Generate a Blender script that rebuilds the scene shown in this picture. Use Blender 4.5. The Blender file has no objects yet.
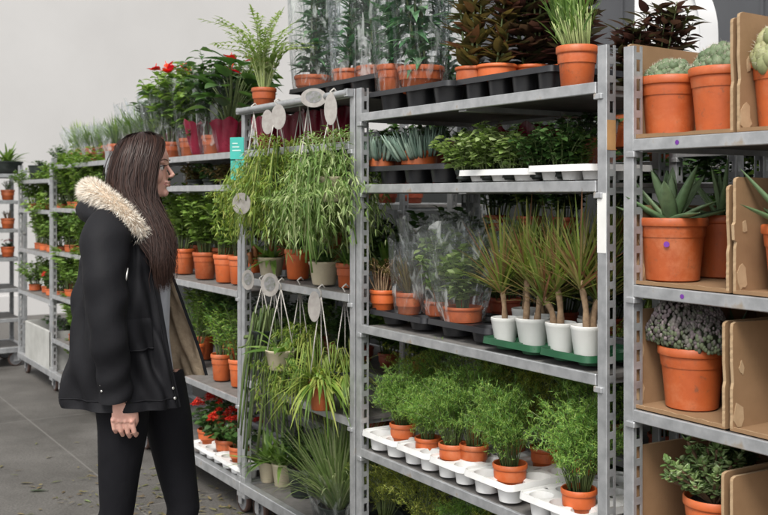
import bpy, math, random
import numpy as np
from mathutils import Vector, Matrix
C = bpy.context.scene
COL = C.collection
PI = math.pi
R = math.radians

# ------------------------------------------------------------------ mesh builder
class MB:
    def __init__(s):
        s.v = []; s.f = []; s.n = 0; s.m = []
    def add(s, verts, faces, mi=0):
        o = s.n
        verts = np.asarray(verts, float)
        s.v.append(verts); s.n += len(verts)
        for f in faces:
            s.f.append([i + o for i in f]); s.m.append(mi)
    def box(s, x0, x1, y0, y1, z0, z1, mi=0, bev=0.0):
        if bev <= 0:
            v = [(x, y, z) for x in (x0, x1) for y in (y0, y1) for z in (z0, z1)]
            s.add(v, [(0,1,3,2),(4,6,7,5),(0,4,5,1),(2,3,7,6),(0,2,6,4),(1,5,7,3)], mi)
            return
        b = min(bev, (x1-x0)/2.2, (y1-y0)/2.2, (z1-z0)/2.2)
        cx, cy, cz = (x0+x1)/2, (y0+y1)/2, (z0+z1)/2
        hx, hy, hz = (x1-x0)/2, (y1-y0)/2, (z1-z0)/2
        v = []; idx = {}
        for sx in (-1,1):
            for sy in (-1,1):
                for sz in (-1,1):
                    for a in range(3):
                        h = [hx-b, hy-b, hz-b]; h[a] += b
                        idx[(sx,sy,sz,a)] = len(v)
                        v.append((cx+sx*h[0], cy+sy*h[1], cz+sz*h[2]))
        F = []
        for a in range(3):
            o = [i for i in range(3) if i != a]
            for sg in (-1,1):
                q = []
                for (p, r) in ((-1,-1),(1,-1),(1,1),(-1,1)):
                    k = [0,0,0]; k[a]=sg; k[o[0]]=p; k[o[1]]=r
                    q.append(idx[(k[0],k[1],k[2],a)])
                F.append(q if (sg>0)^(a==1) else q[::-1])
        for a in range(3):           # edges along axis a
            o = [i for i in range(3) if i != a]
            for p in (-1,1):
                for r in (-1,1):
                    k0=[0,0,0]; k1=[0,0,0]
                    k0[a]=-1; k1[a]=1
                    for k in (k0,k1): k[o[0]]=p; k[o[1]]=r
                    q=[idx[(*k0,o[0])],idx[(*k1,o[0])],idx[(*k1,o[1])],idx[(*k0,o[1])]]
                    F.append(q if (p*r>0)^(a==1) else q[::-1])
        for sx in (-1,1):
            for sy in (-1,1):
                for sz in (-1,1):
                    q=[idx[(sx,sy,sz,0)],idx[(sx,sy,sz,1)],idx[(sx,sy,sz,2)]]
                    F.append(q if sx*sy*sz>0 else q[::-1])
        s.add(v, F, mi)
    def tube(s, pts, rad, n=8, cap=True, mi=0, flat=None):
        """pts: list of 3-vectors; rad: scalar or list of r or (ra, rb)."""
        P = [Vector(p) for p in pts]; m = len(P)
        if not isinstance(rad, (list, tuple)): rad = [rad]*m
        T = []
        for i in range(m):
            t = (P[min(i+1,m-1)] - P[max(i-1,0)])
            T.append(t.normalized() if t.length > 1e-9 else Vector((0,0,1)))
        ref = Vector(flat) if flat is not None else (Vector((1,0,0)) if abs(T[0].x) < .8 else Vector((0,1,0)))
        V = []
        N = ref
        for i in range(m):
            N = (N - T[i]*N.dot(T[i]))
            if N.length < 1e-6: N = T[i].orthogonal()
            N.normalize(); B = T[i].cross(N)
            r = rad[i]; ra, rb = r if isinstance(r, (tuple, list)) else (r, r)
            for k in range(n):
                a = 2*PI*k/n
                q = P[i] + N*(ra*math.cos(a)) + B*(rb*math.sin(a))
                V.append(tuple(q))
        F = []
        for i in range(m-1):
            for k in range(n):
                k2 = (k+1) % n
                F.append((i*n+k, i*n+k2, (i+1)*n+k2, (i+1)*n+k))
        if cap:
            F.append(tuple(range(n))[::-1]); F.append(tuple((m-1)*n+k for k in range(n)))
        s.add(V, F, mi)
    def lathe(s, prof, n=32, c=(0,0,0), mi=0, close=False):
        V = []; F = []; m = len(prof)
        for (r, z) in prof:
            for k in range(n):
                a = 2*PI*k/n
                V.append((c[0]+r*math.cos(a), c[1]+r*math.sin(a), c[2]+z))
        for i in range(m-1):
            for k in range(n):
                k2 = (k+1) % n
                F.append((i*n+k, i*n+k2, (i+1)*n+k2, (i+1)*n+k))
        if close:
            F.append(tuple(range(n))[::-1]); F.append(tuple((m-1)*n+k for k in range(n)))
        s.add(V, F, mi)
    def ball(s, c, r, nu=10, nv=7, mi=0, rz=0.0):
        rx, ry, rzz = r if isinstance(r, (tuple, list)) else (r, r, r)
        V = [(0,0,-1)]; F = []
        for j in range(1, nv):
            ph = -PI/2 + PI*j/nv
            for k in range(nu):
                a = 2*PI*k/nu
                V.append((math.cos(ph)*math.cos(a), math.cos(ph)*math.sin(a), math.sin(ph)))
        V.append((0,0,1))
        V = np.array(V)*np.array([rx, ry, rzz])
        if rz:
            ca, sa = math.cos(rz), math.sin(rz)
            V = V @ np.array([[ca, sa, 0], [-sa, ca, 0], [0, 0, 1]])
        V = V + np.array(c)
        for k in range(nu): F.append((0, 1+(k+1) % nu, 1+k))
        for j in range(nv-2):
            for k in range(nu):
                k2 = (k+1) % nu; a = 1+j*nu
                F.append((a+k, a+k2, a+nu+k2, a+nu+k))
        a = 1+(nv-2)*nu; L = len(V)-1
        for k in range(nu): F.append((a+k, a+(k+1) % nu, L))
        s.add(V, F, mi)
    def grid(s, G, closed=False, mi=0, flip=False):
        """G: array rows x cols x 3"""
        G = np.asarray(G); r, c = G.shape[:2]
        F = []
        for i in range(r-1):
            for k in range(c if closed else c-1):
                k2 = (k+1) % c
                q = (i*c+k, i*c+k2, (i+1)*c+k2, (i+1)*c+k)
                F.append(q[::-1] if flip else q)
        s.add(G.reshape(-1, 3), F, mi)
    def leaf(s, base, d, nrm, L, W, bend=0.3, prof='ovate', n=4, fold=0.2, twist=0.0):
        base = np.asarray(base, float); d = np.asarray(d, float); d = d/np.linalg.norm(d)
        nrm = np.asarray(nrm, float)
        sd = np.cross(d, nrm); q = np.linalg.norm(sd)
        if q < 1e-6: sd = np.array([d[1], -d[0], 0.001]); q = np.linalg.norm(sd)
        sd /= q; up = np.cross(sd, d)
        t = np.linspace(0, 1, n+1)
        w = PROF[prof](t)*W*.5
        c = base + np.outer(t, d)*L
        c[:, 2] -= L*bend*t*t*.5
        shrink = 1/np.sqrt(1+(bend*.6)**2)
        c = base + (c-base)*shrink
        l = c + np.outer(w, sd) + np.outer(w*fold, up)
        r = c - np.outer(w, sd) + np.outer(w*fold, up)
        V = np.stack([l, c, r], 1).reshape(-1, 3)
        F = []
        for i in range(n):
            a = i*3
            F.append((a, a+1, a+4, a+3)); F.append((a+1, a+2, a+5, a+4))
        s.add(V, F)
    def blade(s, base, d, L, W, bend=0.5, n=4):
        """narrow strap: two vertices across"""
        base = np.asarray(base, float); d = np.asarray(d, float); d = d/np.linalg.norm(d)
        sd = np.array([-d[1], d[0], 0.0]); q = np.linalg.norm(sd)
        if q < 1e-4: sd = np.array([1.0, 0, 0]); q = 1
        sd /= q
        t = np.linspace(0, 1, n+1)
        w = PROF['strap'](t)*W*.5
        c = base + np.outer(t, d)*L
        c[:, 2] -= L*bend*t*t*.5
        V = np.stack([c + np.outer(w, sd), c - np.outer(w, sd)], 1).reshape(-1, 3)
        s.add(V, [(2*i, 2*i+1, 2*i+3, 2*i+2) for i in range(n)])
    def thick(s, base, d, nrm, L, W, T, bend=0.0, prof='agave', n=7):
        base = np.asarray(base, float); d = np.asarray(d, float); d = d/np.linalg.norm(d)
        sd = np.cross(d, np.asarray(nrm, float)); sd /= (np.linalg.norm(sd)+1e-9); up = np.cross(sd, d)
        t = np.linspace(0, 1, n+1)
        w = PROF[prof](t)*W*.5; th = np.maximum(T*(1-t*.85), .0008)*np.minimum(1, w/(W*.25)+.1)
        c = base + np.outer(t, d)*L; c[:, 2] -= L*bend*t*t*.5
        ring = []
        for (a, b) in ((1, .35), (.5, .0), (0, -.12), (-.5, .0), (-1, .35), (-.55, -.75), (0, -1), (.55, -.75)):
            ring.append(c + np.outer(w*a, sd) + np.outer(th*b + (w*.25*a*a), up))
        G = np.stack(ring, 1)
        s.grid(G, closed=True)
    def mesh(s, name, mats, smooth=True, sharp=None):
        me = bpy.data.meshes.new(name)
        V = np.concatenate(s.v) if s.v else np.zeros((0, 3))
        me.from_pydata(V.tolist(), [], s.f)
        if not isinstance(mats, (list, tuple)): mats = [mats]
        for m in mats: me.materials.append(m)
        if len(mats) > 1: me.polygons.foreach_set('material_index', s.m)
        if smooth:
            me.polygons.foreach_set('use_smooth', [True]*len(me.polygons))
            if sharp: me.set_sharp_from_angle(angle=R(sharp))
        me.update()
        return me

PROF = {
 'ovate': lambda t: np.sin(PI*np.power(t, .75))*.96+.02*(1-t),
 'round': lambda t: np.power(np.maximum(0, 1-(2*t-1)**2), .5)+.02*(1-t),
 'lance': lambda t: np.sin(PI*np.power(t, .6)).clip(0)*.97+.03*(1-t),
 'strap': lambda t: np.minimum(1, .45+3*t)*(1-np.power(t, 3.0)*.96),
 'needle': lambda t: 1-t*.9,
 'agave': lambda t: (.75+.6*t-.55*t*t)*np.power(1-np.power(t, 2.6), .8)+.005,
 'heart': lambda t: np.power(np.maximum(0, np.sin(PI*np.power(t, .55))), .8)+.02*(1-t),
}

def link(name, me, parent=None, loc=(0,0,0), rz=0.0):
    o = bpy.data.objects.new(name, me); COL.objects.link(o)
    o.location = loc; o.rotation_euler = (0, 0, rz)
    if parent: o.parent = parent
    return o
def tag(o, label, cat, group=None, kind=None):
    if label: o['label'] = label
    if cat: o['category'] = cat
    if group: o['group'] = group
    if kind: o['kind'] = kind
    return o
def empty(name, loc, rz=0.0):
    o = bpy.data.objects.new(name, None); COL.objects.link(o)
    o.location = loc; o.rotation_euler = (0, 0, rz); o.empty_display_size = .05
    return o

# ------------------------------------------------------------------ materials
def newmat(name):
    m = bpy.data.materials.new(name); m.use_nodes = True
    nt = m.node_tree; nt.nodes.clear()
    out = nt.nodes.new('ShaderNodeOutputMaterial')
    return m, nt, out
def N(nt, t, **kw):
    n = nt.nodes.new(t)
    for k, v in kw.items():
        if k in n.inputs: n.inputs[k].default_value = v
        else: setattr(n, k, v)
    return n
def ramp(nt, fac, stops):
    r = nt.nodes.new('ShaderNodeValToRGB')
    while len(r.color_ramp.elements) > 1: r.color_ramp.elements.remove(r.color_ramp.elements[-1])
    r.color_ramp.elements[0].position = stops[0][0]; r.color_ramp.elements[0].color = (*stops[0][1], 1)
    for p, c in stops[1:]:
        e = r.color_ramp.elements.new(p); e.color = (*c, 1)
    nt.links.new(fac, r.inputs[0])
    return r.outputs[0]
def simple(name, c1, c2=None, rough=.5, metal=0.0, scale=20.0, bump=0.0, bscale=None, spec=.5, detail=6.0, obj_var=0.0, wear=None, sss=0.0, sheen=0.0, dirt=None):
    m, nt, out = newmat(name)
    tc = N(nt, 'ShaderNodeTexCoord')
    no = N(nt, 'ShaderNodeTexNoise', Scale=scale, Detail=detail, Roughness=.6)
    nt.links.new(tc.outputs['Object'], no.inputs['Vector'])
    c2 = c2 or tuple(x*.75 for x in c1)
    col = ramp(nt, no.outputs['Fac'], [(.3, c2), (.7, c1)] if not wear else [(.3, c2), (.62, c1), (.72, wear)])
    if obj_var:
        oi = N(nt, 'ShaderNodeObjectInfo')
        hs = N(nt, 'ShaderNodeHueSaturation')
        mr = N(nt, 'ShaderNodeMapRange'); mr.inputs['To Min'].default_value = 1-obj_var; mr.inputs['To Max'].default_value = 1+obj_var
        nt.links.new(oi.outputs['Random'], mr.inputs['Value'])
        nt.links.new(mr.outputs[0], hs.inputs['Value'])
        nt.links.new(col, hs.inputs['Color']); col = hs.outputs['Color']
    b = N(nt, 'ShaderNodeBsdfPrincipled', Roughness=rough, Metallic=metal)
    b.inputs['Specular IOR Level'].default_value = spec
    if sss:
        b.inputs['Subsurface Weight'].default_value = sss
        b.inputs['Subsurface Radius'].default_value = (.01, .004, .002)
    if sheen: b.inputs['Sheen Weight'].default_value = sheen
    nt.links.new(col, b.inputs['Base Color'])
    rr = N(nt, 'ShaderNodeMapRange'); rr.inputs['To Min'].default_value = max(.05, rough-.12); rr.inputs['To Max'].default_value = min(1, rough+.12)
    nt.links.new(no.outputs['Fac'], rr.inputs['Value']); nt.links.new(rr.outputs[0], b.inputs['Roughness'])
    if bump:
        n2 = N(nt, 'ShaderNodeTexNoise', Scale=bscale or scale*3, Detail=5.0)
        nt.links.new(tc.outputs['Object'], n2.inputs['Vector'])
        bp = N(nt, 'ShaderNodeBump', Strength=bump, Distance=.004)
        nt.links.new(n2.outputs['Fac'], bp.inputs['Height']); nt.links.new(bp.outputs[0], b.inputs['Normal'])
    nt.links.new(b.outputs[0], out.inputs[0])
    if dirt:
        n3 = N(nt, 'ShaderNodeTexNoise', Scale=7.0, Detail=9.0, Roughness=.75); mp3 = N(nt, 'ShaderNodeMapping'); oi3 = N(nt, 'ShaderNodeObjectInfo')
        va = N(nt, 'ShaderNodeVectorMath', operation='ADD'); nt.links.new(tc.outputs['Object'], va.inputs[0]); 
        cb = N(nt, 'ShaderNodeCombineXYZ'); m7 = N(nt, 'ShaderNodeMath', operation='MULTIPLY'); m7.inputs[1].default_value = 37.0
        nt.links.new(oi3.outputs['Random'], m7.inputs[0]); nt.links.new(m7.outputs[0], cb.inputs[0]); nt.links.new(m7.outputs[0], cb.inputs[2]); nt.links.new(cb.outputs[0], va.inputs[1])
        nt.links.new(va.outputs[0], n3.inputs['Vector'])
        fa = ramp(nt, n3.outputs['Fac'], [(.50, (0, 0, 0)), (.70, (.9, .9, .9))])
        mxd = N(nt, 'ShaderNodeMixRGB'); nt.links.new(fa, mxd.inputs[0]); nt.links.new(col, mxd.inputs[1]); mxd.inputs[2].default_value = (*dirt, 1)
        n4 = N(nt, 'ShaderNodeTexNoise', Scale=34.0, Detail=6.0, Roughness=.8); nt.links.new(va.outputs[0], n4.inputs['Vector'])
        fb = ramp(nt, n4.outputs['Fac'], [(.58, (0, 0, 0)), (.68, (.65, .65, .65))])
        mxe = N(nt, 'ShaderNodeMixRGB'); nt.links.new(fb, mxe.inputs[0]); nt.links.new(mxd.outputs[0], mxe.inputs[1]); mxe.inputs[2].default_value = (.13, .07, .04, 1)
        nt.links.new(mxe.outputs[0], b.inputs['Base Color'])
    return m
def leafmat(name, cols, rough=.45, transl=.28, spec=.4, var=.18):
    """per-leaf colour from the leaf's own random value, plus mottling"""
    m, nt, out = newmat(name)
    g = N(nt, 'ShaderNodeNewGeometry')
    k = len(cols)
    col = ramp(nt, g.outputs['Random Per Island'], [(i/(k-1), c) for i, c in enumerate(cols)])
    tc = N(nt, 'ShaderNodeTexCoord')
    no = N(nt, 'ShaderNodeTexNoise', Scale=60.0, Detail=3.0)
    nt.links.new(tc.outputs['Object'], no.inputs['Vector'])
    oi = N(nt, 'ShaderNodeObjectInfo')
    ad = N(nt, 'ShaderNodeMath', operation='ADD'); nt.links.new(no.outputs['Fac'], ad.inputs[0])
    mr0 = N(nt, 'ShaderNodeMath', operation='MULTIPLY'); mr0.inputs[1].default_value = .35
    nt.links.new(oi.outputs['Random'], mr0.inputs[0]); nt.links.new(mr0.outputs[0], ad.inputs[1])
    mr = N(nt, 'ShaderNodeMapRange'); mr.inputs['From Min'].default_value = .35; mr.inputs['From Max'].default_value = 1.0
    mr.inputs['To Min'].default_value = 1-var; mr.inputs['To Max'].default_value = 1+var*1.4
    nt.links.new(ad.outputs[0], mr.inputs['Value'])
    hs = N(nt, 'ShaderNodeHueSaturation'); nt.links.new(mr.outputs[0], hs.inputs['Value']); nt.links.new(col, hs.inputs['Color'])
    b = N(nt, 'ShaderNodeBsdfPrincipled', Roughness=rough); b.inputs['Specular IOR Level'].default_value = spec
    nt.links.new(hs.outputs[0], b.inputs['Base Color'])
    t = N(nt, 'ShaderNodeBsdfTranslucent')
    h2 = N(nt, 'ShaderNodeHueSaturation', Saturation=1.15, Value=1.5); h2.inputs['Hue'].default_value = .49
    nt.links.new(hs.outputs[0], h2.inputs['Color']); nt.links.new(h2.outputs[0], t.inputs['Color'])
    mx = N(nt, 'ShaderNodeMixShader'); mx.inputs[0].default_value = transl
    nt.links.new(b.outputs[0], mx.inputs[1]); nt.links.new(t.outputs[0], mx.inputs[2])
    nt.links.new(mx.outputs[0], out.inputs[0])
    return m
def plastic_film(name, tint, alpha, rough=.07):
    m, nt, out = newmat(name)
    tc = N(nt, 'ShaderNodeTexCoord')
    mp = N(nt, 'ShaderNodeMapping'); mp.inputs['Scale'].default_value = (1, 1, .35)
    nt.links.new(tc.outputs['Object'], mp.inputs[0])
    no = N(nt, 'ShaderNodeTexNoise', Scale=22.0, Detail=4.0, Distortion=1.2)
    nt.links.new(mp.outputs[0], no.inputs['Vector'])
    bp = N(nt, 'ShaderNodeBump', Strength=1.0, Distance=.05); nt.links.new(no.outputs['Fac'], bp.inputs['Height'])
    gl = N(nt, 'ShaderNodeBsdfGlossy', Roughness=rough); gl.inputs[0].default_value = (.95, .97, 1, 1)
    nt.links.new(bp.outputs[0], gl.inputs['Normal'])
    df = N(nt, 'ShaderNodeBsdfTranslucent'); df.inputs[0].default_value = (*tint, 1)
    d2 = N(nt, 'ShaderNodeBsdfDiffuse'); d2.inputs[0].default_value = (*tint, 1)
    dd = N(nt, 'ShaderNodeMixShader'); dd.inputs[0].default_value = .5
    nt.links.new(df.outputs[0], dd.inputs[1]); nt.links.new(d2.outputs[0], dd.inputs[2])
    tr = N(nt, 'ShaderNodeBsdfTransparent'); tr.inputs[0].default_value = (.97, .98, .98, 1)
    m1 = N(nt, 'ShaderNodeMixShader')
    ra = N(nt, 'ShaderNodeMapRange'); ra.inputs['From Min'].default_value = .55; ra.inputs['From Max'].default_value = .67
    ra.inputs['To Min'].default_value = alpha*.5; ra.inputs['To Max'].default_value = min(.9, alpha*4.5+.2)  # white diffuse streaks painted in for bright reflections on the crinkled film
    nt.links.new(no.outputs['Fac'], ra.inputs['Value'])
    nt.links.new(ra.outputs[0], m1.inputs[0]); nt.links.new(tr.outputs[0], m1.inputs[1]); nt.links.new(dd.outputs[0], m1.inputs[2])
    fr = N(nt, 'ShaderNodeLayerWeight', Blend=.22); nt.links.new(bp.outputs[0], fr.inputs['Normal'])
    mu = N(nt, 'ShaderNodeMath', operation='MULTIPLY'); mu.inputs[1].default_value = .55
    nt.links.new(fr.outputs['Fresnel'], mu.inputs[0])
    m2 = N(nt, 'ShaderNodeMixShader'); nt.links.new(mu.outputs[0], m2.inputs[0])
    nt.links.new(m1.outputs[0], m2.inputs[1]); nt.links.new(gl.outputs[0], m2.inputs[2])
    nt.links.new(m2.outputs[0], out.inputs[0])
    return m

M = {}
M['terra'] = simple('terracotta_plastic', (.52, .115, .028), (.41, .082, .020), rough=.5, scale=14, bump=.12, bscale=90, obj_var=.3, dirt=(.50, .17, .075))
M['terra_dark'] = simple('terracotta_red', (.42, .08, .035), (.32, .055, .025), rough=.5, scale=14, obj_var=.14, dirt=(.4, .13, .08))
M['cream'] = simple('cream_pot', (.62, .55, .40), (.50, .43, .30), rough=.45, scale=12)
M['white_pot'] = simple('white_pot', (.78, .78, .76), (.66, .66, .63), rough=.35, scale=9)
M['black_plastic'] = simple('black_plastic', (.022, .023, .026), (.012, .012, .014), rough=.35, scale=18)
M['dark_pot'] = simple('dark_pot', (.03, .04, .035), (.015, .02, .018), rough=.4, scale=18)
M['white_plastic'] = simple('white_tray_plastic', (.80, .80, .79), (.66, .66, .65), rough=.4, scale=10)
M['green_plastic'] = simple('green_tray_plastic', (.02, .10, .045), (.013, .065, .03), rough=.4, scale=12)
M['steel'] = simple('galvanised_steel', (.50, .51, .52), (.33, .34, .35), rough=.42, metal=.6, scale=16, bump=.08, bscale=90, wear=(.42, .36, .29))
M['steel_dark'] = simple('dull_steel', (.33, .34, .35), (.2, .2, .21), rough=.5, metal=.6, scale=30)
M['ply'] = simple('shelf_board', (.20, .19, .18), (.11, .105, .10), rough=.65, scale=25, bump=.1)
M['soil'] = simple('potting_soil', (.05, .03, .018), (.02, .012, .008), rough=.95, scale=120, bump=1.0, bscale=300)
M['soil_red'] = simple('bark_mulch', (.12, .045, .025), (.04, .018, .01), rough=.95, scale=120, bump=1.0, bscale=300)
M['card'] = simple('cardboard', (.27, .160, .082), (.215, .125, .060), rough=.85, scale=9, bump=.15, bscale=60)
M['card_torn'] = simple('torn_cardboard', (.42, .30, .18), (.34, .225, .125), rough=.95, scale=25, bump=.25)
M['rubber'] = simple('rubber_wheel', (.10, .055, .04), (.06, .035, .03), rough=.7, scale=40)
M['wood_trunk'] = simple('cane_bark', (.36, .25, .15), (.19, .12, .07), rough=.85, scale=45, bump=.6)
M['stem'] = simple('green_stem', (.10, .13, .04), (.06, .09, .025), rough=.6, scale=30)
M['stem_brown'] = simple('woody_stem', (.15, .085, .045), (.08, .045, .025), rough=.8, scale=50)
M['stem_pale'] = simple('pale_stem', (.42, .47, .20), (.28, .36, .12), rough=.5, scale=30)
M['turq'] = simple('turquoise_card', (.05, .42, .36), (.035, .34, .29), rough=.35, scale=8)
M['tagwhite'] = simple('white_tag', (.38, .36, .335), (.25, .225, .21), rough=.4, scale=40)
M['purple'] = simple('purple_sticker', (.16, .03, .30), rough=.8)
M['crimson'] = simple('crimson_sleeve', (.23, .012, .035), (.13, .006, .02), rough=.25, scale=10, bump=.5, bscale=25)
M['wire'] = simple('hanger_plastic', (.55, .52, .48), rough=.4)
M['film'] = plastic_film('clear_film', (.86, .90, .89), .02)
M['film_white'] = plastic_film('hazy_glint_film', (.88, .91, .90), .09)
M['lgreen'] = leafmat('light_green_leaf', [(.14, .23, .05), (.22, .33, .09), (.31, .42, .15), (.40, .48, .24)])
M['mgreen'] = leafmat('mid_green_leaf', [(.06, .13, .025), (.11, .20, .04), (.17, .28, .06), (.23, .34, .10)])
M['bgreen'] = leafmat('bushy_green_leaf', [(.08, .15, .025), (.14, .24, .045), (.20, .31, .07), (.27, .37, .12)], rough=.4)
M['dgreen'] = leafmat('dark_green_leaf', [(.028, .068, .02), (.045, .10, .028), (.07, .14, .04), (.10, .18, .06)], rough=.3, spec=.6)
M['dgreen2'] = leafmat('blue_dark_leaf', [(.04, .12, .05), (.07, .18, .08), (.12, .25, .12), (.20, .33, .18)], rough=.3, spec=.6)
M['fern'] = leafmat('fern_needle', [(.09, .21, .05), (.14, .28, .065), (.22, .37, .08), (.34, .46, .12), (.18, .33, .06)], transl=.4)
M['fern_y'] = leafmat('yellow_fern', [(.16, .21, .03), (.24, .30, .05), (.34, .39, .08), (.42, .41, .11)], transl=.4)
M['dracaena'] = leafmat('dracaena_leaf', [(.09, .14, .03), (.17, .24, .05), (.25, .30, .08), (.28, .25, .09), (.24, .12, .07), (.19, .26, .06), (.13, .20, .04)], rough=.35)
M['bronze'] = leafmat('bronze_leaf', [(.06, .06, .02), (.10, .075, .03), (.14, .12, .04), (.13, .06, .035), (.09, .13, .035)], rough=.3, spec=.6)
M['brownleaf'] = leafmat('brown_leaf', [(.06, .05, .02), (.13, .09, .035), (.20, .15, .06), (.10, .11, .03)], rough=.5)
M['plum'] = leafmat('plum_leaf', [(.04, .022, .018), (.065, .032, .026), (.09, .055, .035), (.05, .06, .025), (.11, .05, .04)], rough=.3, spec=.6)
M['agave'] = leafmat('agave_leaf', [(.13, .22, .10), (.19, .29, .145), (.25, .35, .19)], rough=.4, transl=.08)
M['cactus'] = leafmat('cactus_skin', [(.085, .125, .06), (.12, .165, .085), (.17, .215, .125)], rough=.6, transl=.0)
M['cactus_y'] = leafmat('cactus_pale', [(.20, .22, .10), (.28, .28, .14), (.36, .33, .18)], rough=.6, transl=.0)
M['mamm'] = leafmat('purple_grey_cactus', [(.05, .05, .04), (.085, .075, .068), (.15, .115, .125), (.09, .10, .07), (.23, .185, .19)], rough=.7, transl=0)
M['mamm_green'] = leafmat('greyed_green_cactus', [(.06, .075, .04), (.10, .12, .065), (.14, .17, .10)], rough=.7, transl=0)
M['spine'] = simple('pale_spines', (.6, .55, .45), rough=.7)
M['jade'] = leafmat('jade_leaf', [(.10, .17, .05), (.16, .25, .08), (.25, .35, .13), (.33, .42, .20)], rough=.25, transl=.1, spec=.6)
M['senecio'] = leafmat('bluegreen_succulent', [(.14, .22, .17), (.21, .30, .24), (.30, .39, .31)], rough=.45, transl=.1)
M['rhip'] = leafmat('trailing_green', [(.08, .15, .025), (.15, .24, .04), (.24, .33, .065), (.32, .34, .09), (.12, .22, .035)], transl=.3)
M['rhip_pale'] = leafmat('variegated_trailing', [(.10, .19, .04), (.17, .28, .07), (.26, .36, .12), (.42, .48, .24), (.14, .25, .05)], transl=.3)
M['trail_d'] = leafmat('long_trailing', [(.06, .10, .03), (.10, .15, .04), (.15, .19, .07)], transl=.2)
M['grass'] = leafmat('pale_grass', [(.14, .22, .07), (.20, .29, .10), (.30, .38, .17), (.36, .40, .22)], transl=.35)
M['red_flower'] = leafmat('red_petal', [(.45, .015, .012), (.62, .03, .02), (.68, .09, .03)], rough=.5, transl=.2)
M['pink_flower'] = leafmat('pink_petal', [(.6, .10, .22), (.7, .18, .3)], rough=.5, transl=.2)
M['redbrown'] = leafmat('pitcher_brown', [(.16, .04, .02), (.22, .08, .03), (.14, .09, .03)], rough=.4)
# ------------------------------------------------------------------ camera geometry (row of trolleys runs along world X, camera looks obliquely at it)
CAM = Vector((1.9415, -1.919, 1.5))
YAW = math.atan2(.8446, .5355)
FW = Vector((-math.sin(YAW), math.cos(YAW), 0)); RT = Vector((math.cos(YAW), math.sin(YAW), 0))
def S(px, d):
    """place along the row of a sight line that crosses the depth d behind the trolley fronts"""
    r = (px-384)/1000
    dx, dy = FW.x + r*RT.x, FW.y + r*RT.y
    t = (d - CAM.y)/dy
    return CAM.x + t*dx

def cr(P, m):
    """Catmull-Rom resample of a list of vectors into m points"""
    P = np.asarray(P, float); n = len(P)
    t = np.linspace(0, n-1, m); i = np.minimum(t.astype(int), n-2); u = (t-i)[:, None]
    p0 = P[np.maximum(i-1, 0)]; p1 = P[i]; p2 = P[i+1]; p3 = P[np.minimum(i+2, n-1)]
    return .5*((2*p1)+(-p0+p2)*u+(2*p0-5*p1+4*p2-p3)*u*u+(-p0+3*p1-3*p2+p3)*u**3)

# ------------------------------------------------------------------ pots
_pots = {}
def pot_mesh(style, r, h):
    k = (style, round(r, 4), round(h, 4))
    if k in _pots: return _pots[k]
    mb = MB(); rb = r*.76; lip = min(.022, h*.2)
    if style in ('terra', 'terra_dark'):
        prof = [(0.0, 0), (rb*.9, 0), (rb, .004), (r*.95-.004, h-lip-.003), (r*.955, h-lip), (r-.001, h-lip+.001), (r, h-lip+.004), (r, h-.003), (r-.003, h), (r-.006, h-.002), (r*.93, h-.03), (r*.9, h-.05)]
    elif style == 'white_pot':
        prof = [(0, 0), (rb*.92, 0), (rb, .006), (r*.97, h-.012), (r, h-.010), (r, h-.002), (r-.003, h), (r-.006, h-.003), (r*.9, h-.03)]
    else:
        prof = [(0, 0), (rb*.9, 0), (rb, .005), (r*.96, h-.014), (r, h-.012), (r+.002, h-.003), (r-.002, h), (r-.006, h-.003), (r*.9, h-.03)]
    mb.lathe(prof, 40)
    s = MB()
    rng = random.Random(hash(k[1:]) & 255)
    rs = r*.92; nr = 6; na = 20
    G = []
    for j in range(nr+1):
        G.append([(rs*j/nr*math.cos(2*PI*a/na), rs*j/nr*math.sin(2*PI*a/na), h-.018+(rng.uniform(-.004, .006) if j < nr else -.004)) for a in range(na)])
    s.grid(G, closed=True)
    _pots[k] = (mb.mesh('pot', M[style if style != 'dark' else 'dark_pot'], sharp=50),
                s.mesh('soil', M['soil_red' if style == 'white_pot' else 'soil']))
    return _pots[k]

# ------------------------------------------------------------------ foliage (root at the soil, z = 0 there). Each returns [(part, mesh)]
def rdir(rng, el0, el1):
    a = rng.uniform(0, 2*PI); e = rng.uniform(el0, el1)
    return np.array([math.cos(a)*math.cos(e), math.sin(a)*math.cos(e), math.sin(e)])
UP = np.array([0, 0, 1.0])
def f_bush(rng, h, r, nst=9, nl=14, L=.05, W=.028, mat='mgreen', prof='ovate', bend=.5, stem='stem', up=.35, start=.25):
    lf = MB(); st = MB()
    for i in range(nst):
        a = 2*PI*i/nst + rng.uniform(-.4, .4); rr = r*math.sqrt(rng.uniform(.03, 1))
        hh = h*rng.uniform(.7, 1.05)*(1-.25*(rr/r)**2)
        p0 = np.array([rr*.22*math.cos(a), rr*.22*math.sin(a), -.01])
        p2 = np.array([rr*math.cos(a), rr*math.sin(a), hh]); p1 = (p0+p2)/2 + np.array([-.12*rr*math.cos(a), -.12*rr*math.sin(a), .12*hh])
        c = cr([p0, p1, p2], 8)
        st.tube(c, [.0028-.0018*k/7 for k in range(8)], 5)
        for j in range(nl):
            t = start + (1-start)*(j+rng.uniform(0, .8))/nl
            q = c[min(int(t*7), 6)]; q2 = c[min(int(t*7)+1, 7)]; fr = t*7-int(t*7)
            b = q*(1-fr)+q2*fr
            aa = j*2.4+rng.uniform(-.5, .5)
            d = np.array([math.cos(aa), math.sin(aa), up+rng.uniform(-.35, .45)])
            s = rng.uniform(.65, 1.15)*(1-.25*t)
            nrm = UP + np.array([rng.uniform(-.5, .5), rng.uniform(-.5, .5), 0])
            lf.leaf(b, d, nrm, L*s, W*s, bend*rng.uniform(.5, 1.5), prof, 3 if L < .045 else 4, .22)
    return [('stem', st.mesh('stem', M[stem])), ('foliage', lf.mesh('foliage', M[mat]))]
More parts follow.
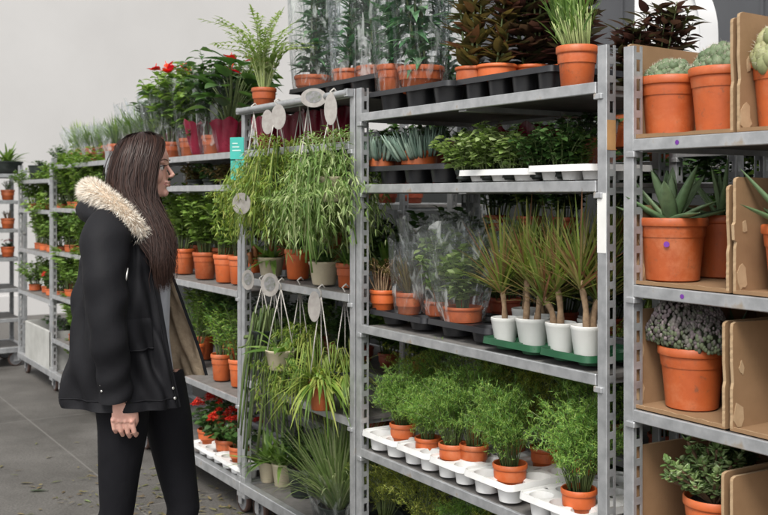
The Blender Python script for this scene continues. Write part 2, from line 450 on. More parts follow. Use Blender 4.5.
def f_strap(rng, n=40, L=.25, W=.015, e0=.5, e1=1.45, bend=.8, mat='mgreen', r0=.03, fold=True):
    lf = MB()
    for i in range(n):
        d = rdir(rng, e0, e1); l = L*rng.uniform(.55, 1.1)
        b = np.array([d[0]*rng.uniform(0, r0), d[1]*rng.uniform(0, r0), -.005])
        if fold: lf.leaf(b, d, UP*.6-d*.1+np.array([0, 0, .5]), l, W*rng.uniform(.7, 1.2), bend*rng.uniform(.4, 1.5), 'strap', 6, .25)
        else: lf.blade(b, d, l, W*rng.uniform(.7, 1.2), bend*rng.uniform(.4, 1.5), 6)
    return [('foliage', lf.mesh('foliage', M[mat]))]
def f_fern(rng, h=.24, r=.12, nst=26, mat='fern', nb=15, nn=13, wild=0):
    lf = MB(); st = MB(); V = []; F = []
    for i in range(nst):
        a = rng.uniform(0, 2*PI); rr = r*math.sqrt(rng.uniform(.02, 1)); hh = h*rng.uniform(.55, 1.05)*(1-.35*(rr/r)**2)
        if wild and i % 6 == 0: rr *= 1.4; hh *= 1.25
        p0 = np.array([.02*math.cos(a), .02*math.sin(a), -.01])
        p2 = np.array([rr*math.cos(a), rr*math.sin(a), hh]); p1 = p0*.4+p2*.6+np.array([-.2*rr*math.cos(a), -.2*rr*math.sin(a), .14*hh])
        c = cr([p0, p1, p2], 7); st.tube(c, [.0013]*7, 4)
        for j in range(nb):
            t = .28+.72*(j+rng.random())/nb; k = min(int(t*6), 5); b = c[k]+(c[k+1]-c[k])*(t*6-k)
            d = rdir(rng, -.3, .9); bl = rng.uniform(.025, .055)*(1.25-.6*t)
            e = b+d*bl
            sd = np.cross(d, UP); sd /= np.linalg.norm(sd)+1e-9
            o = len(V); V += [b-sd*.0004, b+sd*.0004, e]; F.append((o, o+1, o+2))
            for q in range(nn):
                s = (q+1)/nn; p = b+(e-b)*s
                dn = d*.5+rdir(rng, -1.2, 1.2); dn /= np.linalg.norm(dn)
                ln = rng.uniform(.007, .015); w = np.cross(dn, rdir(rng, -1.5, 1.5)); w /= np.linalg.norm(w)+1e-9; w *= .0011
                o = len(V); V += [p-w, p+w, p+dn*ln]; F.append((o, o+1, o+2))
    lf.add(V, F)
    return [('stem', st.mesh('stem', M['stem'])), ('foliage', lf.mesh('foliage', M[mat], smooth=False))]
def f_dracaena(rng, trunks=((0, 0, .12, 0.02, 0),), L=.24, n=85):
    out = []
    tk = MB(); lf = MB()
    for (x, y, h, lx, ly) in trunks:
        c = cr([(x, y, -.02), (x+lx*.3, y+ly*.3, h*.5), (x+lx, y+ly, h)], 8)
        tk.tube(c, [.0095-.003*k/7+.0012*((k*7) % 3) for k in range(8)], 9)
        top = c[-1]
        for i in range(n):
            f = i/n
            d = rdir(rng, .25+f*.85, .9+f*.64)
            b = top+np.array([0, 0, -.03+.05*f])+d*.005
            lf.leaf(b, d, UP, L*rng.uniform(.7, 1.15), .0075*rng.uniform(.8, 1.3), rng.uniform(.0, .5)*(1.3-f), 'strap', 5, .3)
    return [('trunk', tk.mesh('trunk', M['wood_trunk'])), ('foliage', lf.mesh('foliage', M['dracaena']))]
def f_agave(rng, n=17, L=.16, W=.058, T=.008):
    lf = MB()
    for i in range(n):
        f = i/(n-1); a = i*2.39996; e = .12+1.3*f
        d = np.array([math.cos(a)*math.cos(e), math.sin(a)*math.cos(e), math.sin(e)])
        lf.thick(d*np.array([.016, .016, 0])+np.array([0, 0, .0+.016*f]), d, UP-d*.3, L*rng.uniform(.8, 1.12)*(1-.12*f), W*rng.uniform(.85, 1.1)*(1-.3*f), T, rng.uniform(-.35, .25), 'agave', 8)
    return [('leaf_rosette', lf.mesh('leaf_rosette', M['agave']))]
def f_globes(rng, r=.074, h=.062, n=105, br=.0125, mat='cactus', spine=True):
    g = MB(); sp = MB(); V = []; F = []
    for i in range(n):
        f = (i+.5)/n; ph = math.acos(1-f); a = i*2.39996
        x = r*.85*math.sin(ph)*math.cos(a); y = r*.85*math.sin(ph)*math.sin(a); z = h*math.cos(ph)*rng.uniform(.8, 1.15)
        b = br*rng.uniform(.75, 1.25)
        g.ball((x, y, z), (b, b, b*rng.uniform(1.0, 1.35)), 12, 8, rz=rng.uniform(0, 3))
        g.tube([(x*.6, y*.6, -.01), (x, y, z)], b*.6, 6)
        if spine:
            for q in range(34):
                d = rdir(rng, -.4, 1.5); p = np.array([x, y, z])+d*b*1.02; w = np.cross(d, rdir(rng, -1.5, 1.5)); w = w/(np.linalg.norm(w)+1e-9)*.0006
                dn = d+rdir(rng, -1.2, 1.2)*.6
                o = len(V); V += [p-w, p+w, p+dn*.007]; F.append((o, o+1, o+2))
    out = [('stem_cluster', g.mesh('stem_cluster', M[mat]))]
    if spine:
        sp.add(V, F); out.append(('spines', sp.mesh('spines', M['spine'], smooth=False)))
    return out
def f_mamm(rng, r=.085, h=.12):
    g = MB(); lobes = [(rdir(rng, -.15, 1.5), rng.uniform(.05, .20)) for _ in range(34)]
    def kk(d):
        return 1+sum(w*max(0, float(np.dot(d, l))-.86)/.14 for l, w in lobes)
    for i in range(1500):
        f = (i+.5)/1500; ph = math.acos(1-1.12*f); a = i*2.39996+rng.uniform(-.1, .1)
        d = np.array([math.sin(ph)*math.cos(a), math.sin(ph)*math.sin(a), math.cos(ph)]); k = kk(d)
        b = rng.uniform(.0028, .0062); up = (d[2] > .12+rng.uniform(-.35, .3)) and k > 1.03
        g.ball((r*.88*k*d[0], r*.88*k*d[1], .03+h*.66*k*d[2]), (b, b, b*rng.uniform(.9, 1.6)), 6, 5, mi=0 if up else 1)
    g.ball((0, 0, .03), (r*.86, r*.86, h*.64), 18, 12, mi=1)
    return [('stem_cluster', g.mesh('stem_cluster', [M['mamm'], M['mamm_green']]))]
def f_jade(rng, h=.13, r=.09):
    st = MB(); lf = MB()
    for i in range(58):
        a = rng.uniform(0, 2*PI); rr = r*math.sqrt(rng.random()); hh = h*rng.uniform(.35, 1.05)*(1-.4*(rr/r)**2)
        c = cr([(0, 0, -.01), (rr*.5*math.cos(a), rr*.5*math.sin(a), hh*.55), (rr*math.cos(a), rr*math.sin(a), hh)], 6)
        st.tube(c, .003, 5)
        for j in range(20):
            k = rng.randint(2, 5); d = rdir(rng, -.2, 1.1)
            lf.thick(c[k]+d*.002, d, UP, rng.uniform(.012, .022), rng.uniform(.010, .015), .0035, 0, 'round', 4)
    return [('stem', st.mesh('stem', M['stem_brown'])), ('foliage', lf.mesh('foliage', M['jade']))]
def f_senecio(rng, h=.075, r=.10, n=190):
    lf = MB()
    for i in range(n):
        a = rng.uniform(0, 2*PI); rr = r*math.sqrt(rng.random())
        d = np.array([math.cos(a)*rr*6, math.sin(a)*rr*6, 1.0]); l = h*rng.uniform(.6, 1.2)
        b = np.array([rr*.7*math.cos(a), rr*.7*math.sin(a), -.01]); d /= np.linalg.norm(d)
        c = [b+d*l*k/4+np.array([0, 0, .15*l*(k/4)**2]) for k in range(5)]
        lf.tube(c, [.003, .0046, .005, .0036, .0008], 6)
    return [('foliage', lf.mesh('foliage', M['senecio']))]
def f_trail(rng, n=120, L=.3, W=.012, r=.1, mat='rhip', leafy=True, lift=.5):
    lf = MB(); st = MB()
    for i in range(n):
        a = rng.uniform(0, 2*PI); l = L*rng.uniform(.35, 1.1)
        b = np.array([.04*math.cos(a), .04*math.sin(a), 0]); out = r*rng.uniform(.5, 1.25)
        p1 = np.array([out*.7*math.cos(a), out*.7*math.sin(a), lift*.12*rng.uniform(.2, 1.4)])
        a2 = a+rng.uniform(-.4, .4)
        p2 = np.array([out*1.2*math.cos(a2), out*1.2*math.sin(a2), -l*.35]); p3 = np.array([out*1.25*math.cos(a2)+rng.uniform(-.02, .02), out*1.25*math.sin(a2), -l])
        if i % 4 == 0: p2[2] *= .2; p3 = p2+np.array([.05*math.cos(a2), .05*math.sin(a2), -.02])
        c = cr([b, p1, p2, p3], 9)
        if leafy:
            st.tube(c, .0011, 4)
            for j in range(1, 9):
                for _ in range(3):
                    d = (c[j]-c[j-1])/(np.linalg.norm(c[j]-c[j-1])+1e-9)*.8+rdir(rng, -.6, .8)*.9
                    lf.leaf(c[j], d, UP+rdir(rng, -1, 1)*.5, W*rng.uniform(2.2, 4.6), W*rng.uniform(.4, .8), rng.uniform(.3, 1.2), 'strap', 3, .2)
        else:
            w = W*.5*rng.uniform(.7, 1.2)
            lf.tube(c, [(w*(.6+.4*((j % 3) > 0)), w*.35) for j in range(9)], 5)
    o = [('foliage', lf.mesh('foliage', M[mat]))]
    if leafy: o.insert(0, ('stem', st.mesh('stem', M['stem'])))
    return o
def f_flower(rng, h=.12, r=.1, mat='red_flower', nf=9, leaf='dgreen', fl=.034):
    parts = f_bush(rng, h*.85, r, 12, 9, .055, .038, leaf, 'round', .4)
    for i in range(nf):
        a = 2*PI*i/nf*2.4; rr = r*.85*math.sqrt((i+.5)/nf); z = h*rng.uniform(.8, 1.08)
        fb = MB()
        for j in range(26):
            d = rdir(rng, .1, 1.5); p = np.array([rr*math.cos(a), rr*math.sin(a), z])+d*fl*rng.uniform(.3, .7)
            for q in range(2):
                dd = rdir(rng, -.1, .9)
                fb.leaf(p, dd, UP, fl*.42, fl*.3, .3, 'round', 2, .2)
        parts.append(('flower_head', fb.mesh('flower_head', M[mat])))
    return parts
def f_upright(rng, h=.5, r=.12, nst=5, mat='dgreen2', L=.09, W=.03, step=.022, prof='lance', up=.25, bs=1.0):
    lf = MB(); st = MB()
    for i in range(nst):
        a = rng.uniform(0, 2*PI); lean = r*.55*rng.uniform(.2, 1); hh = h*rng.uniform(.75, 1.05)
        c = cr([(lean*.3*math.cos(a), lean*.3*math.sin(a), -.01), (lean*.6*math.cos(a), lean*.6*math.sin(a), hh*.5), (lean*math.cos(a), lean*math.sin(a), hh)], 10)
        st.tube(c, [.005-.003*k/9 for k in range(10)], 6)
        nn = int(hh/step)
        for j in range(nn):
            t = .1+.9*j/nn; k = min(int(t*9), 8); b = c[k]+(c[k+1]-c[k])*(t*9-k)
            for q in range(2):
                aa = j*1.3+q*PI+rng.uniform(-.3, .3); d = np.array([math.cos(aa), math.sin(aa), up+rng.uniform(-.2, .3)])
                s = rng.uniform(.75, 1.1)*(1-.3*t)
                lf.leaf(b, d, UP+np.array([rng.uniform(-.3, .3), rng.uniform(-.3, .3), 0]), L*s, W*s, rng.uniform(.1, .7)*bs, prof, 5, .25)
    return [('stem', st.mesh('stem', M['stem'])), ('foliage', lf.mesh('foliage', M[mat]))]
def f_antho(rng, h=.42, r=.14, n=26, nfl=3, mat='dgreen', flm='red_flower', L=.13, W=.085):
    lf = MB(); st = MB(); out = []
    for i in range(n):
        a = i*2.4+rng.uniform(-.3, .3); f = (i+.5)/n; hh = h*(.3+.65*f)*rng.uniform(.85, 1.1); rr = r*(1.1-.7*f)*rng.uniform(.7, 1.1)
        c = cr([(0.01*math.cos(a), .01*math.sin(a), -.01), (rr*.4*math.cos(a), rr*.4*math.sin(a), hh*.65), (rr*math.cos(a), rr*math.sin(a), hh)], 6)
        st.tube(c, .0022, 5)
        d = np.array([math.cos(a), math.sin(a), rng.uniform(-.2, .7)])
        s = rng.uniform(.75, 1.15)
        lf.leaf(c[-1], d, UP, L*s, W*s, rng.uniform(.3, .9), 'heart', 6, .18)
    for i in range(nfl):
        a = i*2.1+.6; rr = r*.5; hh = h*rng.uniform(.85, 1.1)
        c = cr([(0, 0, 0), (rr*.5*math.cos(a), rr*.5*math.sin(a), hh*.6), (rr*math.cos(a), rr*math.sin(a), hh)], 6)
        st.tube(c, .0022, 5)
        fb = MB()
        for q in range(5):
            d = rdir(rng, -.1, .8)
            fb.leaf(c[-1], d, UP, .06*rng.uniform(.7, 1.1), .042, .3, 'heart', 4, .15)
        fb.tube([c[-1], c[-1]+np.array([.01, 0, .035])], [.004, .002], 6)
        out.append(('flower', fb.mesh('flower', M[flm])))
    return [('stem', st.mesh('stem', M['stem'])), ('foliage', lf.mesh('foliage', M[mat]))]+out
def f_reed(rng, n=110, h=.3, mat='mgreen'):
    st = MB(); lf = MB()
    for i in range(n):
        a = rng.uniform(0, 2*PI); r0 = .035*math.sqrt(rng.random()); l = h*rng.uniform(.65, 1.05); sp = rng.uniform(.05, .30)
        p0 = np.array([r0*math.cos(a), r0*math.sin(a), -.01]); p1 = p0+np.array([sp*.12*math.cos(a), sp*.12*math.sin(a), l*.45])
        st.tube([p0, (p0+p1)/2, p1], [.0021, .0018, .0014], 5)
        d = np.array([sp*math.cos(a), sp*math.sin(a), 1.0])
        lf.leaf(p1, d, np.array([math.cos(a), math.sin(a), .2]), l*.6, .006, rng.uniform(.1, .6), 'strap', 5, .2)
        lf.leaf(p1-np.array([0, 0, .04]), d+rdir(rng, -.1, .4)*.5, np.array([math.cos(a), math.sin(a), .2]), l*.4, .006, rng.uniform(.3, .9), 'strap', 5, .2)
    return [('stem', st.mesh('stem', M['stem_pale'])), ('foliage', lf.mesh('foliage', M[mat]))]
def f_frond(rng, n=48, L=.36, mat='lgreen'):
    st = MB(); lf = MB()
    for i in range(n):
        a = rng.uniform(0, 2*PI); l = L*rng.uniform(.55, 1.05); sp = rng.uniform(.12, .95)
        c = cr([(.012*math.cos(a), .012*math.sin(a), -.01), (sp*l*.35*math.cos(a), sp*l*.35*math.sin(a), l*.6), (sp*l*.95*math.cos(a+.2), sp*l*.95*math.sin(a+.2), l*(1-.35*sp))], 14)
        st.tube(c, [.0022-.0015*k/13 for k in range(14)], 5)
        for j in range(4, 14):
            T = c[j]-c[j-1]; T /= np.linalg.norm(T); sd = np.cross(T, UP+.01); sd /= np.linalg.norm(sd)
            for s_ in (-1, 1):
                lf.leaf(c[j], sd*s_+T*.9+rdir(rng, -.5, .5)*.25, UP, rng.uniform(.03, .055)*(1.2-.05*j), .012, .5, 'lance', 3, .15)
        lf.leaf(c[-1], T, UP, .04, .009, .3, 'lance', 3, .15)
    return [('stem', st.mesh('stem', M['stem_pale'])), ('foliage', lf.mesh('foliage', M[mat]))]
def f_dead(rng, n=26, h=.13):
    st = MB(); lf = MB()
    for i in range(n):
        a = rng.uniform(0, 2*PI); r1 = rng.uniform(.02, .075)
        c = cr([(.02*math.cos(a), .02*math.sin(a), -.01), (r1*.9*math.cos(a), r1*.9*math.sin(a), h*.6), (r1*1.1*math.cos(a+.4), r1*1.1*math.sin(a+.4), h*rng.uniform(.7, 1.1))], 7)
        st.tube(c, [.0036-.0022*k/6 for k in range(7)], 5)
        for j in range(4):
            lf.leaf(c[rng.randint(3, 6)], rdir(rng, -.2, 1), UP, .035, .014, .4, 'lance', 3)
    return [('stem', st.mesh('stem', M['wood_trunk'])), ('foliage', lf.mesh('foliage', M['brownleaf']))]
def f_pitcher(rng, mat='mgreen', n=34, L=.2):
    p = f_strap(rng, n, L, .03, .1, 1.4, .7, mat, .02)
    for i in range(9):
        g = MB()
        a = rng.uniform(0, 2*PI); rr = rng.uniform(.06, .13); z = rng.uniform(-.02, .1)
        x, y = rr*math.cos(a), rr*math.sin(a)
        g.tube([(x, y, z-.045), (x, y, z-.03), (x, y, z), (x+.006, y, z+.014)], [.003, .013, .010, .013], 8)
        p.append(('pitcher', g.mesh('pitcher', M['redbrown'])))
    return p

KINDS = {
 'basil': lambda g: f_bush(g, .36, .15, 26, 26, .06, .036, 'bgreen', 'ovate', .5),
 'smallbush': lambda g: f_bush(g, .24, .14, 22, 20, .04, .024, 'mgreen', 'ovate', .5),
 'finebush': lambda g: f_bush(g, .27, .15, 24, 26, .042, .010, 'fern', 'lance', .4),
 'paleleaf': lambda g: f_bush(g, .15, .12, 32, 16, .034, .026, 'lgreen', 'round', .5, up=.2),
 'darkleaf': lambda g: f_bush(g, .16, .12, 28, 16, .04, .027, 'dgreen', 'ovate', .5, up=.2),
 'darkbush': lambda g: f_bush(g, .32, .19, 24, 22, .06, .035, 'dgreen', 'ovate', .5),
 'midbush': lambda g: f_bush(g, .32, .19, 24, 22, .06, .032, 'mgreen', 'lance', .6),
 'brownlow': lambda g: f_bush(g, .11, .13, 14, 12, .055, .03, 'brownleaf', 'ovate', .8, up=.1),
 'darklow': lambda g: f_bush(g, .10, .12, 14, 12, .05, .03, 'dgreen', 'ovate', .6, up=.2),
 'fern': lambda g: f_fern(g, .27, .135, 62, nb=16),
 'fern_b': lambda g: f_fern(g, .23, .125, 56, nb=16),
 'fern_wild': lambda g: f_fern(g, .30, .17, 44, 'fern_y', 14, 11, 1),
 'fern_tall': lambda g: f_fern(g, .34, .13, 46, 'fern', 16, 12, 1),
 'agave': lambda g: f_agave(g),
 'agave_big': lambda g: f_agave(g, 15, .19, .042),
 'globes': lambda g: f_globes(g),
 'globes_y': lambda g: f_globes(g, .075, .075, 80, .016, 'cactus_y'),
 'mamm': lambda g: f_mamm(g),
 'jade': lambda g: f_jade(g),
 'senecio': lambda g: f_senecio(g),
 'drac1': lambda g: f_dracaena(g, ((0, 0, .105, -.012, .0),), .235, 95),
 'drac2': lambda g: f_dracaena(g, ((.012, 0, .10, .0, .01), (-.02, .01, .15, -.02, 0)), .225, 80),
 'drac3': lambda g: f_dracaena(g, ((.0, 0, .13, -.02, .0), (-.015, .015, .085, -.035, .02)), .235, 85),
 'drac4': lambda g: f_dracaena(g, ((.0, 0, .14, -.03, -.015), (.018, .02, .10, .02, .02)), .25, 95),
 'reed': lambda g: f_reed(g),
 'celery': lambda g: f_frond(g),
 'tiered': lambda g: f_upright(g, .62, .14, 7, 'dgreen2', .15, .040, .032, 'lance', .5, 2.4),
 'tiered_b': lambda g: f_upright(g, .62, .12, 7, 'dgreen2', .12, .034, .026, 'lance', .6, 2.0),
 'tuft': lambda g: f_strap(g, 190, .26, .013, .85, 1.5, .5, 'mgreen', .06),
 'redbush': lambda g: f_bush(g, .40, .15, 20, 17, .095, .048, 'mgreen', 'ovate', .6)+f_antho(g, .35, .17, 1, 4)[2:],
 'leafbush': lambda g: f_bush(g, .38, .15, 20, 17, .09, .045, 'dgreen', 'ovate', .6),
 'croton': lambda g: f_upright(g, .36, .16, 8, 'bronze', .12, .034, .022, 'lance', .5),
 'plum': lambda g: f_upright(g, .42, .22, 14, 'plum', .13, .05, .024, 'lance', .4),
 'anthurium': lambda g: f_antho(g, .36, .13, 44, 2),
 'anthurium_b': lambda g: f_antho(g, .34, .13, 40, 0, 'mgreen'),
 'leafy_film': lambda g: f_bush(g, .27, .095, 24, 18, .062, .036, 'lgreen', 'ovate', .6),
 'kalanchoe': lambda g: f_flower(g, .15, .11),
 'dead': lambda g: f_dead(g),
 'olive': lambda g: f_strap(g, 60, .2, .008, .9, 1.5, .25, 'brownleaf', .03),
 'trail': lambda g: f_trail(g, 150, .20, .0075, .12, 'rhip', lift=.9)[1:]+[('strands', f_trail(g, 60, .24, .006, .11, 'rhip', False, .9)[0][1])],
 'trail_pale': lambda g: f_trail(g, 130, .18, .008, .115, 'rhip_pale', lift=1.0)[1:]+[('straps', f_strap(g, 110, .18, .009, -.3, 1.3, 2.0, 'rhip_pale', .06)[0][1])]+[('strands', f_trail(g, 60, .24, .009, .10, 'rhip_pale', False, .9)[0][1])],
 'trail_small': lambda g: f_strap(g, 150, .25, .012, -.1, 1.4, 1.7, 'rhip', .04)+[('strands', f_trail(g, 30, .22, .007, .10, 'rhip', False, 1.0)[0][1])],
 'trail_long': lambda g: f_trail(g, 26, .50, .017, .055, 'trail_d', False, .8),
 'orchid': lambda g: f_strap(g, 11, .24, .042, .0, 1.0, .7, 'mgreen', .02),
 'strap_d': lambda g: f_strap(g, 40, .17, .022, .5, 1.45, .5, 'dgreen', .03),
 'strap_m': lambda g: f_strap(g, 50, .19, .014, .4, 1.4, .8, 'mgreen', .03),
 'pitcher': lambda g: f_pitcher(g),
 'grass': lambda g: f_strap(g, 480, .47, .0075, .75, 1.5, .75, 'grass', .05, False),
 'spiky': lambda g: f_strap(g, 90, .30, .012, .9, 1.5, .2, 'lgreen', .04),
 'arch': lambda g: f_strap(g, 80, .30, .02, .5, 1.4, .9, 'mgreen', .04),
}
_fol = {}
def foliage(kind, var):
    k = (kind, var)
    if k not in _fol: _fol[k] = KINDS[kind](random.Random(sum(map(ord, kind))*13+var*101))
    return _fol[k]
_sl = {}
def sleeve_mesh(r0, r1, h, mat, seed):
    k = (round(r0, 3), round(r1, 3), round(h, 3), mat, seed % 3)
    if k in _sl: return _sl[k]
    rng = random.Random(seed*7+3); n = 48; m = 14; mb = MB(); G = []
    ph = [rng.uniform(0, 6.28) for _ in range(6)]
    for j in range(m+1):
        t = j/m; row = []
        for q in range(n):
            a = 2*PI*q/n
            r = r0+(r1-r0)*t**.9
            r *= 1+(.02+.10*t)*math.sin(5*a+ph[0]+2*t)+(.015+.05*t)*math.sin(11*a+ph[1]-3*t)
            z = h*t*(1+(.06*math.sin(3*a+ph[2])+.05*math.sin(7*a+ph[3]) if t > .6 else 0)*(t-.6)*2.5 if t > .6 else 1)
            row.append((r*math.cos(a), r*math.sin(a), z))
        G.append(row)
    mb.grid(G, closed=True)
    _sl[k] = mb.mesh('sleeve', M[mat]); return _sl[k]

rr_ = random.Random(5)
def plant(kind, label, px, d, z, pot=('terra', .065, .13), var=0, group='potted plants on the trolleys', name='potted_plant', cat='potted plant', sc=1.0, rz=None, sleeve=None, x=None, fsc=None):
    """pot > soil; stem; foliage; sleeve - everything under one Empty at the pot's base"""
    X = S(px, d) if x is None else x
    root = empty(name, (X, d, z), rr_.uniform(0, 2*PI) if rz is None else rz)
    tag(root, label, cat, group)
    style, r, h = pot
    pm, sm = pot_mesh(style, r, h)
    p = link('pot', pm, root); link('soil', sm, p)
    tx, ty, sx_ = rr_.uniform(-.13, .13), rr_.uniform(-.13, .13), rr_.uniform(.88, 1.10)
    for nm, me in foliage(kind, var):
        o = link(nm, me, root, (0, 0, h-.015)); o.scale = (sc*sx_, sc/sx_, (sc if fsc is None else fsc)*(2-sx_)); o.rotation_euler = (tx, ty, 0)
    if sleeve:
        r1, hh, mat = sleeve
        link('sleeve', sleeve_mesh(r*1.03 if mat != 'crimson' else r*.85, r1, hh, mat, var+int(px or 0)), root, (0, 0, .01))
    return root

# ------------------------------------------------------------------ trolleys
_tr = {}
def post_mesh(H):
    k = ('post', H)
    if k in _tr: return _tr[k]
    mb = MB(); w = .017; dp = .034
    mb.box(-w, w, 0, .003, .15, H, bev=.0012)                  # front flange
    for sx in (-1, 1):                                        # slotted side flanges
        x0, x1 = (w-.0025, w) if sx > 0 else (-w, -w+.0025)
        mb.box(x0, x1, .003, .012, .15, H); mb.box(x0, x1, .026, dp, .15, H)
        z = .15; i = 0
        while z < H-.02:
            mb.box(x0, x1, .012, .026, z, z+.019); z += .05
    mb.box(-w-.002, w+.002, -.002, dp+.002, .10, .20, bev=.002)
    _tr[k] = mb.mesh('post', M['steel'], smooth=False); return _tr[k]
def shelf_mesh(L, D):
    k = ('shelf', round(L, 3), round(D, 3))
    if k in _tr: return _tr[k]
    mb = MB()
    mb.box(.022, L-.022, .008, D-.008, -.014, -.002, mi=1)
    mb.box(.02, L-.02, -.004, .008, -.027, .004, bev=.002); mb.box(.02, L-.02, D-.008, D+.004, -.027, .004, bev=.002)
    for x in (.028, L-.040): mb.box(x, x+.012, .01, D-.01, -.030, -.0145)
    mb.box(L*.5-.02, L*.5+.02, .01, D-.01, -.032, -.0145)
    for x in (-.004, L-.026):
        mb.box(x, x+.03, -.007, .02, -.044, -.028, bev=.002)
    _tr[k] = mb.mesh('shelf', [M['steel'], M['ply']], smooth=False); return _tr[k]
def trolley(label, x0, x1, y0=0.0, shelves=(.55, 1.05, 1.55), H=1.9, D=.56, rz=0.0, rail=False, group='steel plant trolleys in the row'):
    """local x runs 0..L from the left post to the right post, y 0..D to the back"""
    L = abs(x1-x0)
    root = empty('plant_trolley', (x0, y0, 0), rz); tag(root, label, 'trolley', group)
    for x in (0, L):
        link('post', post_mesh(H), root, (x, 0, 0)); link('post', post_mesh(H), root, (x, D, 0), PI)
    for z in shelves:
        link('shelf', shelf_mesh(L, D), root, (0, 0, z))
    k = ('base', round(L, 3))
    if k not in _tr:
        mb = MB()
        mb.box(-.02, L+.02, -.006, .03, .125, .172, bev=.003); mb.box(-.02, L+.02, D-.03, D+.006, .125, .172, bev=.003)
        mb.box(-.018, .02, .03, D-.03, .125, .172); mb.box(L-.02, L+.018, .03, D-.03, .125, .172)
        mb.box(.02, L-.02, .03, D-.03, .150, .164, mi=1)
        _tr[k] = mb.mesh('base', [M['steel'], M['ply']], smooth=False)
    link('base', _tr[k], root)
    if 'wheel' not in _tr:
        t = MB(); t.lathe([(.052, -.014), (.060, -.013), (.0625, -.006), (.0625, .006), (.060, .013), (.052, .014)], 24)
        hb = MB(); hb.lathe([(.0, -.011), (.052, -.011), (.052, .011), (.0, .011)], 20); hb.lathe([(0, -.02), (.012, -.02), (.012, .02), (0, .02)], 12)
        fk = MB()
        for s_ in (-1, 1): fk.box(-.018, .018, s_*.022-.002, s_*.022+.002, -.02, .058)
        fk.box(-.03, .03, -.026, .026, .056, .0615)
        _tr['wheel'] = (t.mesh('tyre', M['rubber']), hb.mesh('wheel', M['steel_dark'], sharp=40), fk.mesh('fork', M['steel'], smooth=False))
    t, hb, fk = _tr['wheel']
    for i, (x, y) in enumerate(((.07, .06), (L-.07, .06), (.07, D-.06), (L-.07, D-.06))):
        w = link('wheel', hb, root, (x, y, .0625)); w.rotation_euler = (PI/2, 0, 0)
        ty = link('tyre', t, w)
        f = link('fork', fk, w); f.rotation_euler = (-PI/2, 0, 0)
    if rail:
        mb = MB(); mb.tube([(-.005, -.02, 1.885), (L+.01, -.02, 1.885)], .014, 12)
        for x in (0, L): mb.box(x-.012, x+.012, -.03, 0, 1.87, 1.90, bev=.002)
        link('hanging_rail', mb.mesh('hanging_rail', M['steel'], sharp=40), root)
    return root

# ------------------------------------------------------------------ trays and boxes
def tray(label, x0, x1, y0, y1, z, h, mat, nx, ny, group, name='plant_tray', rz=0.0):
    W, D = x1-x0, y1-y0
    root = MB()
    lip = .014; t = .003
    cx, cy = W/nx, D/ny; rc = min(cx, cy)*.42
    # deck with round wells
    nseg = 20
    for i in range(nx):
        for j in range(ny):
            X0, Y0 = -W/2+i*cx, -D/2+j*cy; mx, my = X0+cx/2, Y0+cy/2
            sq = []; ci = []; lo = []
            for k in range(nseg):
                a = 2*PI*(k+.5)/nseg; ca, sa = math.cos(a), math.sin(a); f = min(cx/2/max(abs(ca), 1e-6), cy/2/max(abs(sa), 1e-6))
                sq.append((mx+ca*f, my+sa*f, h)); ci.append((mx+ca*rc, my+sa*rc, h-.001)); lo.append((mx+ca*rc*.82, my+sa*rc*.82, .004))
            root.grid([sq, ci, lo], closed=True, flip=True)
            root.add([(mx, my, .004)]+lo, [(0, 1+k, 1+(k+1) % nseg) for k in range(nseg)])
    # rounded rim
    def rim(e, zz, r):
        pts = []
        for (sx, sy, a0) in ((1, 1, 0), (-1, 1, 90), (-1, -1, 180), (1, -1, 270)):
            for q in range(5):
                a = R(a0+q*22.5); pts.append((sx*(W/2-r)+(r+e)*math.cos(a), sy*(D/2-r)+(r+e)*math.sin(a), zz))
        return pts
    root.grid([rim(-.001, h-.001, .02), rim(0, h+lip*.5, .02), rim(.003, h+lip*.5, .02), rim(.006, h-.012, .02), rim(.003, h-.012, .02), rim(0, h-.004, .02)], closed=True, flip=True)
    me = root.mesh(name, M[mat], sharp=40)
    o = link(name, me, None, ((x0+x1)/2, (y0+y1)/2, z), rz)
    return tag(o, label, 'tray', group)

